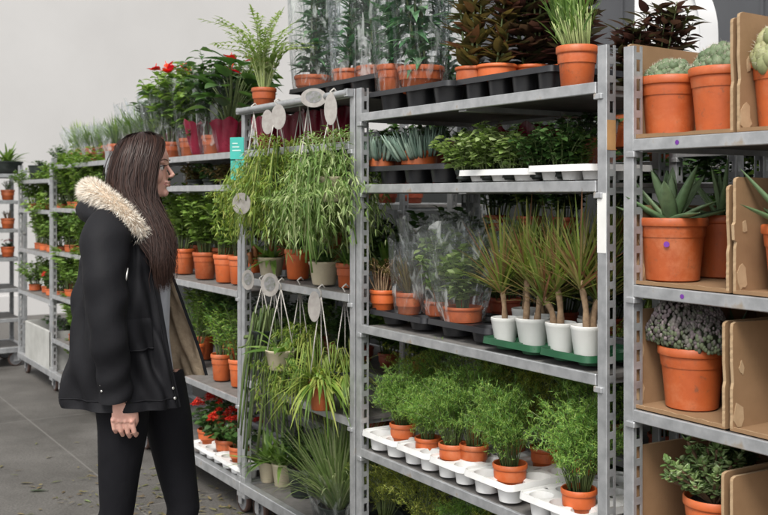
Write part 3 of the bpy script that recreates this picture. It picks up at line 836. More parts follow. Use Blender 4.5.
def jag(p, q, n, amp, rng):
    p, q = np.array(p, float), np.array(q, float); out = []
    nn = np.array([-(q-p)[1], (q-p)[0]]); nn = nn/np.linalg.norm(nn)
    for i in range(1, n):
        out.append(tuple(p+(q-p)*i/n+nn*rng.uniform(-amp, amp)))
    return out
def panel(mb, outline, th, place):
    """extruded outline; place maps (u, v, w) to 3-D"""
    n = len(outline)
    V = [place(u, v, 0) for u, v in outline]+[place(u, v, th) for u, v in outline]
    mb.add(V, [tuple(range(n))], 0); mb.add(V, [tuple(range(n, 2*n))[::-1]], 0)
    mb.add(V, [(i, i+n, (i+1) % n+n, (i+1) % n) for i in range(n)], 1)
def card_box(label, x0, x1, z, h, seed, torn=.004, D=.5, notch=True, hl=None):
    """open-fronted cardboard box: torn side panels, back panel, base, low flap remnants"""
    rng = random.Random(seed)
    root = empty('cardboard_box', ((x0+x1)/2, .01, z)); tag(root, label, 'cardboard box', 'torn cardboard boxes on the right-hand trolley')
    W = x1-x0; th = .008
    mats = [M['card'], M['card_torn']]
    b = MB(); b.box(-W/2, W/2, 0, D, .001, .006); link('bottom', b.mesh('bottom', M['card'], smooth=False), root)
    for sx in (-1, 1):
        mb = MB(); hh = (hl or h) if sx < 0 else h
        fr = [(0, .006)]+jag((0, .006), (0, hh*.42), 16, torn*.10, rng)+[(0.002, hh*.42), (.004, hh*.45)]
        if notch and seed == 4: fr += [(-.004, hh*.47), (-.006, hh*.60), (-.001, hh*.62)]
        fr += jag((0, hh*.62), (0, hh), 14, torn*.10, rng)+[(0.002, hh), (.012, hh+.004)]
        top = [(D*.5, hh+rng.uniform(-.003, .004)), (D, hh-.002), (D, .006)]
        o = fr+top
        xx = sx*W/2-(th if sx > 0 else 0)
        panel(mb, o, th, lambda u, v, w, xx=xx: (xx+w, u, v))
        sp_ = link('side_panel', mb.mesh('side_panel', mats, smooth=False), root)
        if sx < 0 and torn > .003:
            for (u0, v0, a, b2) in ((.022, .035, .022, .034), (.03, hh*.58, .010, .02)):
                ol = [(u0+a*math.cos(q)*rng.uniform(.55, 1.1), max(.008, v0+b2*math.sin(q)*rng.uniform(.55, 1.1))) for q in np.linspace(0, 2*PI, 13)[:-1]]
                pb = MB(); panel(pb, ol, .0015, lambda u, v, w, xx=xx: (xx+th+.0003+w, u, v)); link('torn_patch', pb.mesh('torn_patch', M['card_torn'], smooth=False), sp_)
    mb = MB(); panel(mb, [(-W/2+th, .006), (W/2-th, .006), (W/2-th, h-.004), (-W/2+th, h)], th, lambda u, v, w: (u, D-th+w, v))
    link('back_panel', mb.mesh('back_panel', mats, smooth=False), root)
    mb = MB(); o = [(-W/2+th, .006), (W/2-th, .006)]+[(W/2-th-(W-2*th)*i/14, .010+rng.uniform(-.001, .002)) for i in range(15)]
    panel(mb, o, .004, lambda u, v, w: (u, .0+w, v))
    link('front_stub', mb.mesh('front_stub', [M['card'], M['card_torn']], smooth=False), root)
    return root
# ------------------------------------------------------------------ setting
def ground():
    m, nt, out = newmat('concrete_ground')
    tc = N(nt, 'ShaderNodeTexCoord')
    n1 = N(nt, 'ShaderNodeTexNoise', Scale=1.1, Detail=8.0, Roughness=.65); nt.links.new(tc.outputs['Object'], n1.inputs['Vector'])
    n2 = N(nt, 'ShaderNodeTexNoise', Scale=95.0, Detail=4.0); nt.links.new(tc.outputs['Object'], n2.inputs['Vector'])
    c1 = ramp(nt, n1.outputs['Fac'], [(.3, (.060, .056, .051)), (.5, (.10, .094, .086)), (.72, (.145, .137, .127))])
    c2 = ramp(nt, n2.outputs['Fac'], [(.35, (.72, .72, .72)), (.65, (1.12, 1.12, 1.12))])
    mx = N(nt, 'ShaderNodeMixRGB', blend_type='MULTIPLY'); mx.inputs[0].default_value = 1
    nt.links.new(c1, mx.inputs[1]); nt.links.new(c2, mx.inputs[2])
    br = N(nt, 'ShaderNodeTexBrick'); br.offset = 0.0
    for k, v in (('Scale', 1.0), ('Mortar Size', .006), ('Mortar Smooth', .3), ('Brick Width', 2.2), ('Row Height', 1.6)): br.inputs[k].default_value = v
    br.inputs['Color1'].default_value = (0, 0, 0, 1); br.inputs['Color2'].default_value = (0, 0, 0, 1); br.inputs['Mortar'].default_value = (1, 1, 1, 1)
    mp = N(nt, 'ShaderNodeMapping'); mp.inputs['Location'].default_value = (.55, .35, 0); nt.links.new(tc.outputs['Object'], mp.inputs[0]); nt.links.new(mp.outputs[0], br.inputs['Vector'])
    m2 = N(nt, 'ShaderNodeMixRGB'); nt.links.new(br.outputs['Color'], m2.inputs[0]); nt.links.new(mx.outputs[0], m2.inputs[1]); m2.inputs[2].default_value = (.145, .137, .128, 1)
    b = N(nt, 'ShaderNodeBsdfPrincipled', Roughness=.75); nt.links.new(m2.outputs[0], b.inputs['Base Color'])
    rr = ramp(nt, n1.outputs['Fac'], [(.35, (.45, .45, .45)), (.6, (.8, .8, .8))]); nt.links.new(rr, b.inputs['Roughness'])
    bp = N(nt, 'ShaderNodeBump', Strength=.35, Distance=.004); nt.links.new(n2.outputs['Fac'], bp.inputs['Height']); nt.links.new(bp.outputs[0], b.inputs['Normal'])
    nt.links.new(b.outputs[0], out.inputs[0])
    mb = MB(); mb.add([(-60, -60, 0), (60, -60, 0), (60, 60, 0), (-60, 60, 0)], [(0, 1, 2, 3)])
    o = link('ground', mb.mesh('ground', m, smooth=False)); o['kind'] = 'structure'
ground()
M['wall_light'] = simple('painted_wall', (.57, .56, .55), (.50, .49, .48), rough=.8, scale=.5, bump=.05, bscale=40)
M['shade_backdrop'] = simple('shade_board', (.025, .028, .028), (.015, .017, .017), rough=.8, scale=4)  # near-black colour stands in for shade in the shelf gaps
M['wall_dark'] = simple('dark_panel_wall', (.085, .088, .095), (.06, .062, .068), rough=.6, scale=1.2)
mb = MB(); mb.box(-11.3, -11.0, -14, 14, 0, 6.5); mb.box(-11.0, -10.96, -14, 14, 0, .25)
w = link('end_wall', mb.mesh('end_wall', M['wall_light'], smooth=False)); tag(w, 'plain light grey hall wall rising above the far trolleys on the left', 'wall')
mb = MB()
mb.box(-4.9, 6, 3.3, 3.5, 0, 5)
for i in range(18): mb.box(-4.88+i*.58, -4.86+i*.58, 3.285, 3.298, 0, 5)
w = link('back_wall', mb.mesh('back_wall', M['wall_dark'], smooth=False)); tag(w, 'dark grey panelled wall showing behind the cactus pots at top right', 'wall')

mb = MB(); mb.box(-8.6, 1.2, 1.80, 1.83, .05, 1.95)  # added board: darkens the gaps behind the rear rows and blocks light
for i in range(9): mb.box(-8.6+i*1.2, -8.56+i*1.2, 1.775, 1.798, 0, 1.97)
w = link('shade_backdrop', mb.mesh('shade_backdrop', M['shade_backdrop'], smooth=False)); tag(w, 'added dark board standing in for shade behind the rear trolleys', 'shade_backdrop')
# ------------------------------------------------------------------ trolleys
X_A0, X_A1 = -2.30, -1.31
trolley('steel trolley at centre with dracaenas in white pots and ferns on its lowest shelf', -1.262, 0.0, shelves=(.555, 1.015, 1.535, 1.80))
trolley('steel trolley at the right edge of the photo holding cardboard boxes of cacti', .095, 1.45, shelves=(.585, .945, 1.265, 1.64), H=1.885)
trolley('narrow steel trolley with a front rail from which trailing plants hang', X_A0, X_A1, shelves=(.65, 1.12, 1.70), rail=True)
trolley('steel trolley just right of the woman with leafy green bushes in terracotta pots', -3.68, -2.345, shelves=(.55, 1.05, 1.545, 1.70), H=1.72)
trolley('small half width steel trolley hidden mostly behind the head and shoulders of the woman', -4.36, -3.73, shelves=(.6, 1.0, 1.35, 1.73), H=1.78)
trolley('far steel trolley at left of the woman with film wrapped plants on its top shelf', -5.76, -4.40, shelves=(.42, .75, 1.08, 1.40, 1.72), H=1.78)
trolley('steel trolley with a white crate on its base, seen at far left beyond the woman', -6.86, -5.81, shelves=(.7, 1.05, 1.38, 1.62), H=1.75)
trolley('steel trolley at the left photo edge, turned sideways, with a drooping plant on top', -7.15, -5.90, y0=-1.13, shelves=(.42, .68, .95, 1.2, 1.45, 1.68), H=1.72, rz=PI/2, group='steel plant trolleys standing behind and across')
trolley('dim rear trolley behind the bushy succulents and wrapped plants at centre', -1.87, -.60, y0=.86, shelves=(.5, .92, 1.32, 1.62), group='steel plant trolleys standing behind and across')
trolley('dim rear trolley behind the hanging plants', -3.60, -2.28, y0=.86, shelves=(.55, .95, 1.45), group='steel plant trolleys standing behind and across')
trolley('dim rear trolley behind the dracaenas and the cardboard boxes', -.52, .80, y0=.86, shelves=(.5, .92, 1.30, 1.66), group='steel plant trolleys standing behind and across')

tB = [q for q in COL.objects if q.get('label', '').startswith('steel trolley at centre with drac')][0]
tC = [q for q in COL.objects if q.get('label', '').startswith('steel trolley at the right edge')][0]
M['tape'] = simple('tan_tape', (.50, .28, .12), rough=.5)
mb = MB(); mb.box(-.0165, .0165, -.0012, -.0004, 1.345, 1.505, bev=.0003); o = link('paper_label', mb.mesh('paper_label', M['white_pot'], smooth=False), tB); o.location.x = 1.262
mb = MB(); mb.box(.0172, .0180, .002, .033, 1.62, 1.70); o = link('tape', mb.mesh('tape', M['tape'], smooth=False), tB); o.location.x = 1.262
G_C = 'large terracotta pots in cardboard boxes'
T16 = ('terra', .080, .157)
# --- right trolley: boxes
Zc = [1.645, 1.270, .950, .590]
card_box('tall torn cardboard box on the top right shelf around two clustered cactus pots', S(627, .01), S(733, .01), Zc[0], .265, 1, hl=.245)
card_box('torn cardboard box at top right corner holding the pale yellow-green cactus', S(737, .01), 1.42, Zc[0], .275, 2, torn=.007)
card_box('cardboard box with jagged left edge around the two agave pots', S(630, .01), S(729, .01), Zc[1], .25, 3, torn=.007, hl=.2)
card_box('torn cardboard box at right of the agaves with pale ripped lower corner', S(733, .01), 1.42, Zc[1], .268, 4, torn=.007)
card_box('cardboard box around the purple grey cactus mound', S(631, .01), S(725, .01), Zc[2], .25, 5, torn=.005)
card_box('cardboard box with ripped flap at right of the purple grey cactus mound', S(730, .01), 1.42, Zc[2], .25, 6, torn=.009)
card_box('wide cardboard box side on the lowest right shelf, left of the jade plant', S(631, .01), S(724, .01), Zc[3], .255, 7, torn=.002, notch=False)
card_box('cardboard box on the lowest right shelf, right of the jade plant', S(730, .01), 1.42, Zc[3], .25, 8, torn=.003, notch=False)
def zz(i): return Zc[i]+.0065
plant('globes', 'clustered green cactus in terracotta pot at left of the top cardboard box', 670, .115, zz(0), T16, 0, G_C, 'potted_cactus', sc=.9)
plant('globes', 'clustered green cactus in terracotta pot against the top box divider', 723, .13, zz(0), ('terra', .084, .165), 1, G_C, 'potted_cactus', sc=1.0)
plant('globes_y', 'pale yellow-green cactus in terracotta pot cut by the top right corner', 788, .11, zz(0), ('terra', .083, .165), 0, G_C, 'potted_cactus')
plant('agave', 'green agave in terracotta pot with purple dot sticker', 672, .12, zz(1), ('terra', .092, .165), 0, G_C, 'potted_agave', rz=1.1)
plant('agave_big', 'agave in terracotta pot half hidden behind the agave pot with purple sticker', 722, .32, zz(1), ('terra', .09, .17), 0, G_C, 'potted_agave', sc=.85)
plant('agave_big', 'agave at right edge of photo whose leaf reaches over the cardboard', 800, .12, zz(1), ('terra', .085, .155), 1, G_C, 'potted_agave', sc=.9, rz=2.2)
plant('mamm', 'purple grey lumpy cactus mound in terracotta pot', 692, .12, zz(2), ('terra', .086, .158), 0, G_C, 'potted_cactus')
plant('jade', 'jade plant with thick green leaves in terracotta pot at bottom right', 714, .12, zz(3), ('terra', .076, .150), 0, G_C, 'potted_succulent', sc=1.2)
plant('darkbush', 'dark leafy plant behind the jade plant at bottom right', 745, .36, zz(3), T16, 2, G_C, sc=.5)
plant('strap_d', 'dark strap leaved plant in shade behind the purple grey cactus mound', 735, .38, zz(2), T16, 1, G_C, sc=.7)
def sticker(label, px, d, z, nrm_out=.0):
    mb = MB(); mb.lathe([(0, 0), (.006, 0), (.006, .0005), (0, .0008)], 14)
    o = link('sticker', mb.mesh('sticker', M['purple'], smooth=False)); o.location = (S(px, d), d, z); o.rotation_euler = (PI/2, 0, 0)
    tag(o, label, 'sticker', 'purple dot stickers')
sticker('purple dot sticker on the top right shelf edge', 677, -.0045, 1.629)
sticker('purple dot sticker on the shelf edge below the agave', 682, -.0045, 1.253)
o = plantpot_x = None
# the sticker on the agave pot sits on the pot wall facing the viewer
px_, d_ = 672, .12
axis = Vector((S(px_, d_), d_, 0)); tocam = Vector((CAM.x, CAM.y, 0))-axis; ang = math.atan2(tocam.y, tocam.x)-.16
mb = MB(); mb.lathe([(0, 0), (.0075, 0), (.0075, .0005), (0, .0008)], 14)
o = link('sticker', mb.mesh('sticker', M['purple'], smooth=False)); rr0 = .0838
o.location = (axis.x+rr0*math.cos(ang), axis.y+rr0*math.sin(ang), zz(1)+.098); o.rotation_euler = (PI/2-.1, 0, ang+PI/2)
tag(o, 'purple dot sticker on the front of the agave pot', 'sticker', 'purple dot stickers')

# --- centre trolley, top shelf
ZB = [.560, 1.020, 1.540, 1.806]
G_B1 = 'plants on the top shelf of the centre trolley'
plant('reed', 'tufted reed-like green plant with pale stems in terracotta pot at top', 577, .075, ZB[3], ('terra', .060, .118), 0, G_B1)
def trayS(label, pxl, pxr, d0, d1, z, h, mat, nx, ny, group):
    dm = d0
    return tray(label, S(pxl, d0), S(pxr, d0), d0, d1, z, h, mat, nx, ny, group)
trayS('black plastic tray on top shelf under the wrapped plants at centre', 368, 448, .05, .33, ZB[3], .072, 'black_plastic', 3, 2, 'black plastic trays')
trayS('black plastic tray on top shelf under the bronze leaved crotons', 455, 552, .08, .38, ZB[3], .072, 'black_plastic', 4, 3, 'black plastic trays')
zt = ZB[3]+.066
plant('tiered', 'film wrapped dark green plant in the widest terracotta pot on the top shelf', 421, .17, zt, ('terra', .088, .10), 0, G_B1, sleeve=(.125, .62, 'film'))
plant('tiered', 'film wrapped dark green plant partly behind the widest wrapped pot', 446, .36, zt-.06, ('terra', .08, .105), 1, G_B1, sleeve=(.12, .6, 'film'))
plant('tiered_b', 'film wrapped narrow plant at the top left post of the centre trolley', 393, .14, zt, ('terra', .062, .12), 0, G_B1, sleeve=(.085, .6, 'film'))
plant('croton', 'bronze leaved croton in terracotta pot, left one of the tray pair', 471, .15, zt, ('terra', .055, .062), 0, G_B1, sc=1.0)
plant('croton', 'bronze leaved croton in terracotta pot, right one of the tray pair', 497, .19, zt, ('terra', .07, .062), 1, G_B1, sc=1.0)
plant('plum', 'plum dark leafy plant behind the crotons at top', 532, .30, zt, ('terra', .065, .062), 0, G_B1)
plant('plum', 'plum dark leafy plant behind the reed-like green plant', 568, .36, ZB[3], ('terra', .065, .12), 1, G_B1)
plant('plum', 'tall dark plant with broad dark leaves rising behind the top cardboard box', 655, .80, 1.666, ('terra', .08, .14), 2, G_B1, sc=.85, fsc=1.0)
plant('plum', 'tall dark broad leaved plant rising between the trolley posts at top right', 628, .72, 1.666, ('terra', .08, .14), 3, G_B1, sc=.8)
# shelf 2
G_B2 = 'plants on the second shelf of the centre trolley'
trayS('black plastic tray under the two blue-green succulent pots', 368, 444, .05, .30, ZB[2], .060, 'black_plastic', 3, 2, 'black plastic trays')
plant('senecio', 'blue-green finger leaved succulent in terracotta pot nearest the left post', 382, .11, ZB[2]+.055, ('terra', .055, .064), 0, G_B2, 'potted_succulent', sc=1.05)
plant('senecio', 'blue-green finger leaved succulent in the wider terracotta pot right of its twin', 419, .15, ZB[2]+.055, ('terra', .072, .066), 1, G_B2, 'potted_succulent', sc=1.15)
trayS('white plastic tray under the pale leafy plants', 458, 524, .05, .30, ZB[2], .034, 'white_plastic', 3, 2, 'white plastic trays')
trayS('white plastic tray under the dark leafy plants by the right post', 527, 588, .04, .30, ZB[2], .040, 'white_plastic', 3, 2, 'white plastic trays')
for i, (px, d, k, v, lb) in enumerate([(466, .10, 'paleleaf', 0, 'pale green bushy herb at the left end of the white tray'), (490, .10, 'paleleaf', 1, 'pale green bushy herb in the middle of the white tray'), (512, .11, 'paleleaf', 0, 'pale green bushy herb at the right end of the white tray'),
        (478, .21, 'paleleaf', 1, 'pale green bushy herb in the back row, behind left'), (508, .22, 'paleleaf', 0, 'pale green bushy herb in the back row, behind right'),
        (540, .12, 'darkleaf', 0, 'dark green bushy herb at the left of the right white tray'), (562, .12, 'darkleaf', 1, 'dark green bushy herb in the middle of the right white tray'), (581, .16, 'midbush', 2, 'loose green plant beside the right post on the second shelf'), (548, .24, 'darkleaf', 0, 'dark green bushy herb behind the pair in the right white tray')]):
    plant(k, lb, px, d, ZB[2]+.008, ('dark', .036, .036), v, G_B2, sc=(.42 if k == 'midbush' else 1.05 if k == 'paleleaf' else .95))
for i, (px, d, lb) in enumerate([(516, .47, 'crimson wrapped pot behind the pale herbs, left one'), (548, .47, 'crimson wrapped pot behind the dark herbs, right one')]):
    plant('darklow', lb, px, d, ZB[2], ('terra_dark', .07, .10), i, G_B2, sleeve=(.098, .19, 'crimson'))
plant('darklow', 'terracotta pot with hazy film at the far back beside the right post', 588, .50, ZB[2], ('terra', .075, .155), 1, G_B2, sleeve=(.09, .21, 'film_white'))
plant('darklow', 'red pot at the back of the second shelf above the left succulent', 398, .44, ZB[2], ('terra_dark', .06, .165), 0, G_B2)
plant('darklow', 'red pot at the back of the second shelf above the right succulent', 440, .44, ZB[2], ('terra_dark', .075, .175), 1, G_B2)
# shelf 3
G_B3 = 'plants on the third shelf of the centre trolley'
trayS('black plastic tray under the two left terracotta pots on the dracaena shelf', 369, 424, .05, .30, ZB[1], .046, 'black_plastic', 2, 2, 'black plastic trays')
trayS('black plastic tray under the film cones left of the dracaenas', 427, 488, .05, .32, ZB[1], .050, 'black_plastic', 2, 2, 'black plastic trays')
plant('dead', 'terracotta pot of bare brown stems nearest the left post', 383, .12, ZB[1]+.040, ('terra', .052, .080), 0, G_B3)
plant('olive', 'terracotta pot with olive grass in narrow clear film', 409, .12, ZB[1]+.040, ('terra', .052, .085), 0, G_B3, sleeve=(.072, .27, 'film_white'))
plant('leafy_film', 'leafy plant in flaring clear film cone, left of the two cones', 440, .17, ZB[1]+.044, ('terra', .058, .058), 0, G_B3, sleeve=(.15, .34, 'film_white'), sc=1.0)
plant('leafy_film', 'leafy plant in flaring clear film cone next to the first dracaena', 463, .13, ZB[1]+.044, ('terra', .070, .058), 1, G_B3, sleeve=(.15, .31, 'film_white'), sc=.95)
plant('dead', 'dim terracotta pot behind the film cones', 418, .40, ZB[1], ('terra_dark', .06, .12), 1, G_B3)
plant('strap_m', 'dim green plant in terracotta pot standing behind the bare stems', 388, .42, ZB[1], ('terra_dark', .06, .13), 1, G_B3, sc=1.5)
plant('darkbush', 'dark bush at the back of the dracaena shelf behind the left film cone', 436, .44, ZB[1], ('terra_dark', .06, .10), 0, G_B3, sc=1.1)
plant('darkbush', 'dark bush at the back of the dracaena shelf behind the right film cone', 468, .45, ZB[1], ('terra_dark', .06, .10), 1, G_B3, sc=1.2)
plant('midbush', 'green bush at the back of the dracaena shelf behind the first white pots', 505, .46, ZB[1], ('terra_dark', .06, .10), 0, G_B3, sc=1.1)
tray('green plastic tray under the two left dracaenas', S(487, .04), S(540, .04), .02, .26, ZB[1], .030, 'green_plastic', 2, 2, 'green plastic trays')
tray('green plastic tray under the two right dracaenas', S(543, .035), S(592, .035), .02, .26, ZB[1], .030, 'green_plastic', 2, 2, 'green plastic trays')
for i, (px, d, k, r, h, lb) in enumerate([(505, .10, 'drac1', .045, .078, 'dracaena in white pot, leftmost and leaning left'), (533, .11, 'drac2', .054, .088, 'dracaena with two canes in the widest white pot'),
      (561, .10, 'drac3', .047, .090, 'dracaena in white pot, third from left'), (587, .085, 'drac4', .047, .095, 'dracaena in white pot beside the right post, with tallest leaf fan')]):
    plant(k, lb, px, d, ZB[1]+.016, ('white_pot', r, h), 0, 'dracaenas in white pots', 'potted_dracaena', rz=[.9, 1.0, 1.0, 1.0][i])
plant('drac3', 'dracaena in the back row between the second and third white pots', 548, .24, ZB[1]+.016, ('white_pot', .045, .088), 1, 'dracaenas in white pots', 'potted_dracaena', rz=2.4)
plant('drac1', 'dracaena in the back row behind the leftmost white pot', 525, .26, ZB[1]+.016, ('white_pot', .045, .088), 1, 'dracaenas in white pots', 'potted_dracaena', rz=4.4)
plant('drac2', 'dracaena in the back row behind the rightmost white pot', 592, .25, ZB[1]+.016, ('white_pot', .045, .088), 1, 'dracaenas in white pots', 'potted_dracaena', rz=5.4)
# shelf 4
G_B4 = 'feathery ferns in terracotta pots'
xs = [S(p, .03) for p in (368, 402, 435, 470, 518)]
for i in range(4):
    tray('white tray under ferns, '+['at the left post', 'second from the left post', 'third from the left post', 'fourth from the left post, in front of the tall fern'][i], xs[i]+.004, xs[i+1]-.004, .0, .42, ZB[0], .062, 'white_plastic', 2, 4, 'white plastic trays')
tray('white plastic tray with empty wells under the rightmost fern', S(529, .03), S(592, .03), -.01, .40, ZB[0], .062, 'white_plastic', 3, 4, 'white plastic trays')
zf = ZB[0]+.022
for px, d, k, v, r, h, s, lb in [(403, .10, 'fern', 0, .05, .085, .95, 'feathery fern in terracotta pot at the left end of the white trays'), (428, .09, 'fern_b', 1, .048, .07, .9, 'low feathery fern in mossy pot, second from the left'),
     (453, .08, 'fern_b', 0, .05, .085, 1.05, 'feathery fern in terracotta pot, third from the left'), (474, .12, 'fern_tall', 1, .05, .09, 1.0, 'tall feathery fern in terracotta pot, fourth from the left'),
     (510, .08, 'fern_b', 1, .055, .085, 1.15, 'bluish feathery fern in terracotta pot, fifth from the left'), (579, .075, 'fern', 1, .052, .085, 1.05, 'dense feathery fern in terracotta pot by the right post'),
     (415, .30, 'fern_wild', 0, .05, .09, .95, 'yellowish wispy fern in the back row at left'), (446, .32, 'fern_tall', 0, .05, .09, .95, 'feathery fern in the back row behind the third pot'),
     (480, .32, 'fern_wild', 1, .05, .09, 1.1, 'yellowish wispy fern in the back row behind the tall fern'), (512, .30, 'fern_wild', 0, .05, .09, 1.05, 'yellowish wispy fern in the back row behind the bluish fern'),
     (545, .30, 'fern_wild', 1, .05, .09, 1.1, 'yellowish wispy fern in the gap left of the rightmost fern'), (585, .32, 'fern_tall', 1, .05, .09, 1.0, 'feathery fern in the back row beside the right post')]:
    plant(k, lb, px, d, zf, ('terra', r, h), v, G_B4, 'potted_fern', sc=s)
for i, (px, d, k, v, lb) in enumerate([(385, .14, 'fern_wild', 0, 'wispy yellow-green fern on the base below the white trays, left'), (425, .16, 'fern_wild', 1, 'wispy yellow-green fern on the base below the white trays, second'), (465, .18, 'fern', 0, 'green fern on the base below the white trays, third'), (505, .18, 'fern_wild', 0, 'wispy yellow-green fern on the base below the white trays, fourth'), (405, .38, 'fern_tall', 0, 'fern at the back of the base, left'), (560, .2, 'fern_wild', 1, 'fern on the base under the tray with empty wells')]):
    plant(k, lb, px, d, .165, ('dark', .07, .11), v, 'ferns on the base of the centre trolley', 'potted_fern', sc=.95)

# --- rail trolley
G_A = 'plants on the rail trolley'
ZA = [.655, 1.125, 1.705]
# top deck: black tray above the rail
def board(label, x0, x1, y0, y1, z0, z1, mat='steel'):
    mb = MB(); mb.box(x0, x1, y0, y1, z0, z1, bev=.003)
    return mb
mbx = MB(); mbx.box(X_A0+.02, X_A1-.02, .0, .54, 1.880, 1.896, mi=1); mbx.box(X_A0+.018, X_A1-.018, -.004, .006, 1.868, 1.899, bev=.002)
o = link('shelf', mbx.mesh('shelf', [M['steel'], M['ply']], smooth=False), [q for q in COL.objects if q.get('label', '').startswith('narrow steel')][0]); o.location = (-X_A0, 0, 0)
tray('black plastic tray above the hanging rail under three wrapped pots', S(281, .12), S(384, .12)-.0, .16, .50, 1.898, .075, 'black_plastic', 4, 2, 'black plastic trays')
zt = 1.898+.055
plant('tiered', 'film wrapped plant with tiered leaves in terracotta pot, left one above the rail', 313, .30, zt+.012, ('terra', .088, .09), 2, G_A, sleeve=(.13, .62, 'film_white'))
plant('tiered_b', 'film wrapped narrow plant in terracotta pot, middle one of three above the rail', 349, .30, zt+.012, ('terra', .074, .085), 1, G_A, sleeve=(.11, .62, 'film'))
plant('tiered_b', 'film wrapped plant in terracotta pot, right one above the rail', 374, .36, zt+.012, ('terra', .08, .09), 2, G_A, sleeve=(.11, .62, 'film_white'))
plant('tiered', 'film wrapped plant at the back above the rail', 330, .46, 1.898, ('terra', .08, .11), 3, G_A, sleeve=(.12, .6, 'film_white'))
plant('celery', 'fresh green leafy plant in small terracotta pot at the left end of the rail', 264, .07, 1.898, ('terra', .058, .092), 0, G_A, sc=1.15)
for i, (px, d) in enumerate([(272, .2), (296, .22), (322, .22), (343, .24)]):
    plant('darklow', ['crimson wrapped pot under the rail, first from left', 'crimson wrapped pot under the rail, second from left', 'crimson wrapped pot under the rail, third from left', 'crimson wrapped pot under the rail, nearest the right post'][i], px, d, ZA[2], ('terra_dark', .07, .1), i, G_A, sleeve=(.092, .155, 'crimson'), sc=.6)
# shelf of cream and terracotta pots
for px, d, k, v, st, r, h, s, lb in [(271, .12, 'pitcher', 0, 'cream', .062, .088, .9, 'pitcher plant in cream pot, left one on the middle rail shelf'), (298, .15, 'strap_d', 0, 'terra', .062, .135, .9, 'dark strap leaved plant in tall terracotta pot between cream pots'),
      (324, .11, 'strap_d', 1, 'cream', .064, .098, .85, 'dark green rosette in the wide cream pot'), (348, .13, 'arch', 1, 'terra', .05, .10, .6, 'slender plant in terracotta pot next to the right post'), (254, .14, 'strap_d', 2, 'terra', .052, .10, .7, 'dark leaved plant in terracotta pot by the tagged post'),
      (285, .36, 'pitcher', 1, 'terra_dark', .06, .12, 1.1, 'red-brown pitcher plant at the back of the middle rail shelf'), (330, .40, 'trail', 1, 'terra_dark', .06, .2, 1.0, 'trailing plant at the back of the middle rail shelf'), (308, .42, 'darkbush', 1, 'terra_dark', .06, .15, 1.0, 'dark bush at the back of the middle rail shelf')]:
    plant(k, lb, px, d, ZA[1], (st, r, h), v, G_A, sc=s)
for px, d, k, v, st, r, h, s, lb in [(283, .15, 'strap_m', 0, 'cream', .052, .105, 1.45, 'green plant in cream pot, left of the pair on the base'), (268, .12, 'strap_m', 1, 'cream', .045, .10, 1.3, 'green plant in cream pot nearest the wheel on the base'), (304, .16, 'darkbush', 0, 'dark', .075, .13, .6, 'black pot with dark foliage beside the grass')]:
    plant(k, lb, px, d, .165, (st, r, h), v, G_A, sc=s)
plant('grass', 'pale long grass bursting from hazy film on the base of the rail trolley', 338, .08, .165, ('dark', .08, .09), 0, G_A, 'potted_grass', sc=1.1, sleeve=(.14, .22, 'film'))
plant('grass', 'pale long grass behind the first grass pot', 352, .28, .165, ('dark', .08, .09), 1, G_A, 'potted_grass', sc=.9)
for px, d, k, v, lb in [(283, .34, 'darkbush', 1, 'dark bush on the low rail shelf at left'), (312, .36, 'midbush', 1, 'green bush on the low rail shelf in the middle'), (345, .36, 'darkbush', 2, 'dark bush on the low rail shelf at right')]:
    plant(k, lb, px, d, ZA[0], ('terra_dark', .06, .11), v, G_A, sc=.75)
# hanging plants
def hang(kind, label, px, d, zp, zh, pot, var, tags, sc=1.0, tag_dx=0.0):
    root = plant(kind, label, px, d, zp, pot, var, 'plants hanging on the rail trolley', 'hanging_plant', 'hanging plant', sc, rz=0)
    r, h = pot[1], pot[2]; mb = MB()
    for a in (0.5, 2.6, 4.7):
        mb.tube([(r*math.cos(a), r*math.sin(a), h-.01), (r*.55*math.cos(a), r*.55*math.sin(a), h+(zh-zp-h)*.45), (0, 0, zh-zp-.02)], .0022, 6)
    mb.tube([(0, 0, zh-zp-.025), (0, 0, zh-zp-.005), (0, -.012, zh-zp+.012), (0, .004, zh-zp+.024), (0, .016, zh-zp+.012)], .0035, 6)
    link('hanger', mb.mesh('hanger', M['wire']), root)
    for (dx, dz, w, hh, photo, *yo) in tags:
        t = MB()
        ol = [(w*.5*math.cos(a), hh*.5*math.sin(a)) for a in np.linspace(0, 2*PI, 26)[:-1]]
        t.add([(u, -.001, v) for u, v in ol]+[(u, .001, v) for u, v in ol], [tuple(range(25)), tuple(range(25, 50))[::-1]]+[(i, i+25, (i+1) % 25+25, (i+1) % 25) for i in range(25)])
        to = link('tag', t.mesh('tag', M['tagwhite'], smooth=False), root, (dx, yo[0] if yo else -.03, zh-zp+dz), .85)
        if photo:
            g = MB()
            ol = [(w*.31*math.cos(a), hh*.31*math.sin(a)+.004) for a in np.linspace(0, 2*PI, 22)[:-1]]
            g.add([(u, -.0022, v) for u, v in ol], [tuple(range(21))])
            link('picture', g.mesh('picture', M['tagpic'], smooth=False), to)
    return root
M['tagpic'] = simple('tag_picture', (.10, .12, .07), (.28, .26, .30), rough=.4, scale=70)
ZR = 1.885
hang('trail', 'full yellow-green trailing plant hanging at the left of the rail', 277, -.035, 1.515, ZR, ('dark', .06, .08), 0, [(-.03, -.075, .05, .105, False), (.075, -.06, .062, .105, False), (.015, -.42, .078, .09, False, -.17)], 1.15)
hang('trail_pale', 'pale variegated trailing plant in cream pot hanging at the right of the rail', 333, -.03, 1.475, ZR, ('cream', .07, .095), 0, [(-.10, -.005, .105, .075, True), (.035, -.06, .05, .12, False)], 1.15)
hang('trail', 'older trailing plant hanging further back, between the two front ones under the rail', 300, .08, 1.50, ZR, ('dark', .055, .08), 1, [], 1.1)
ZS = 1.125
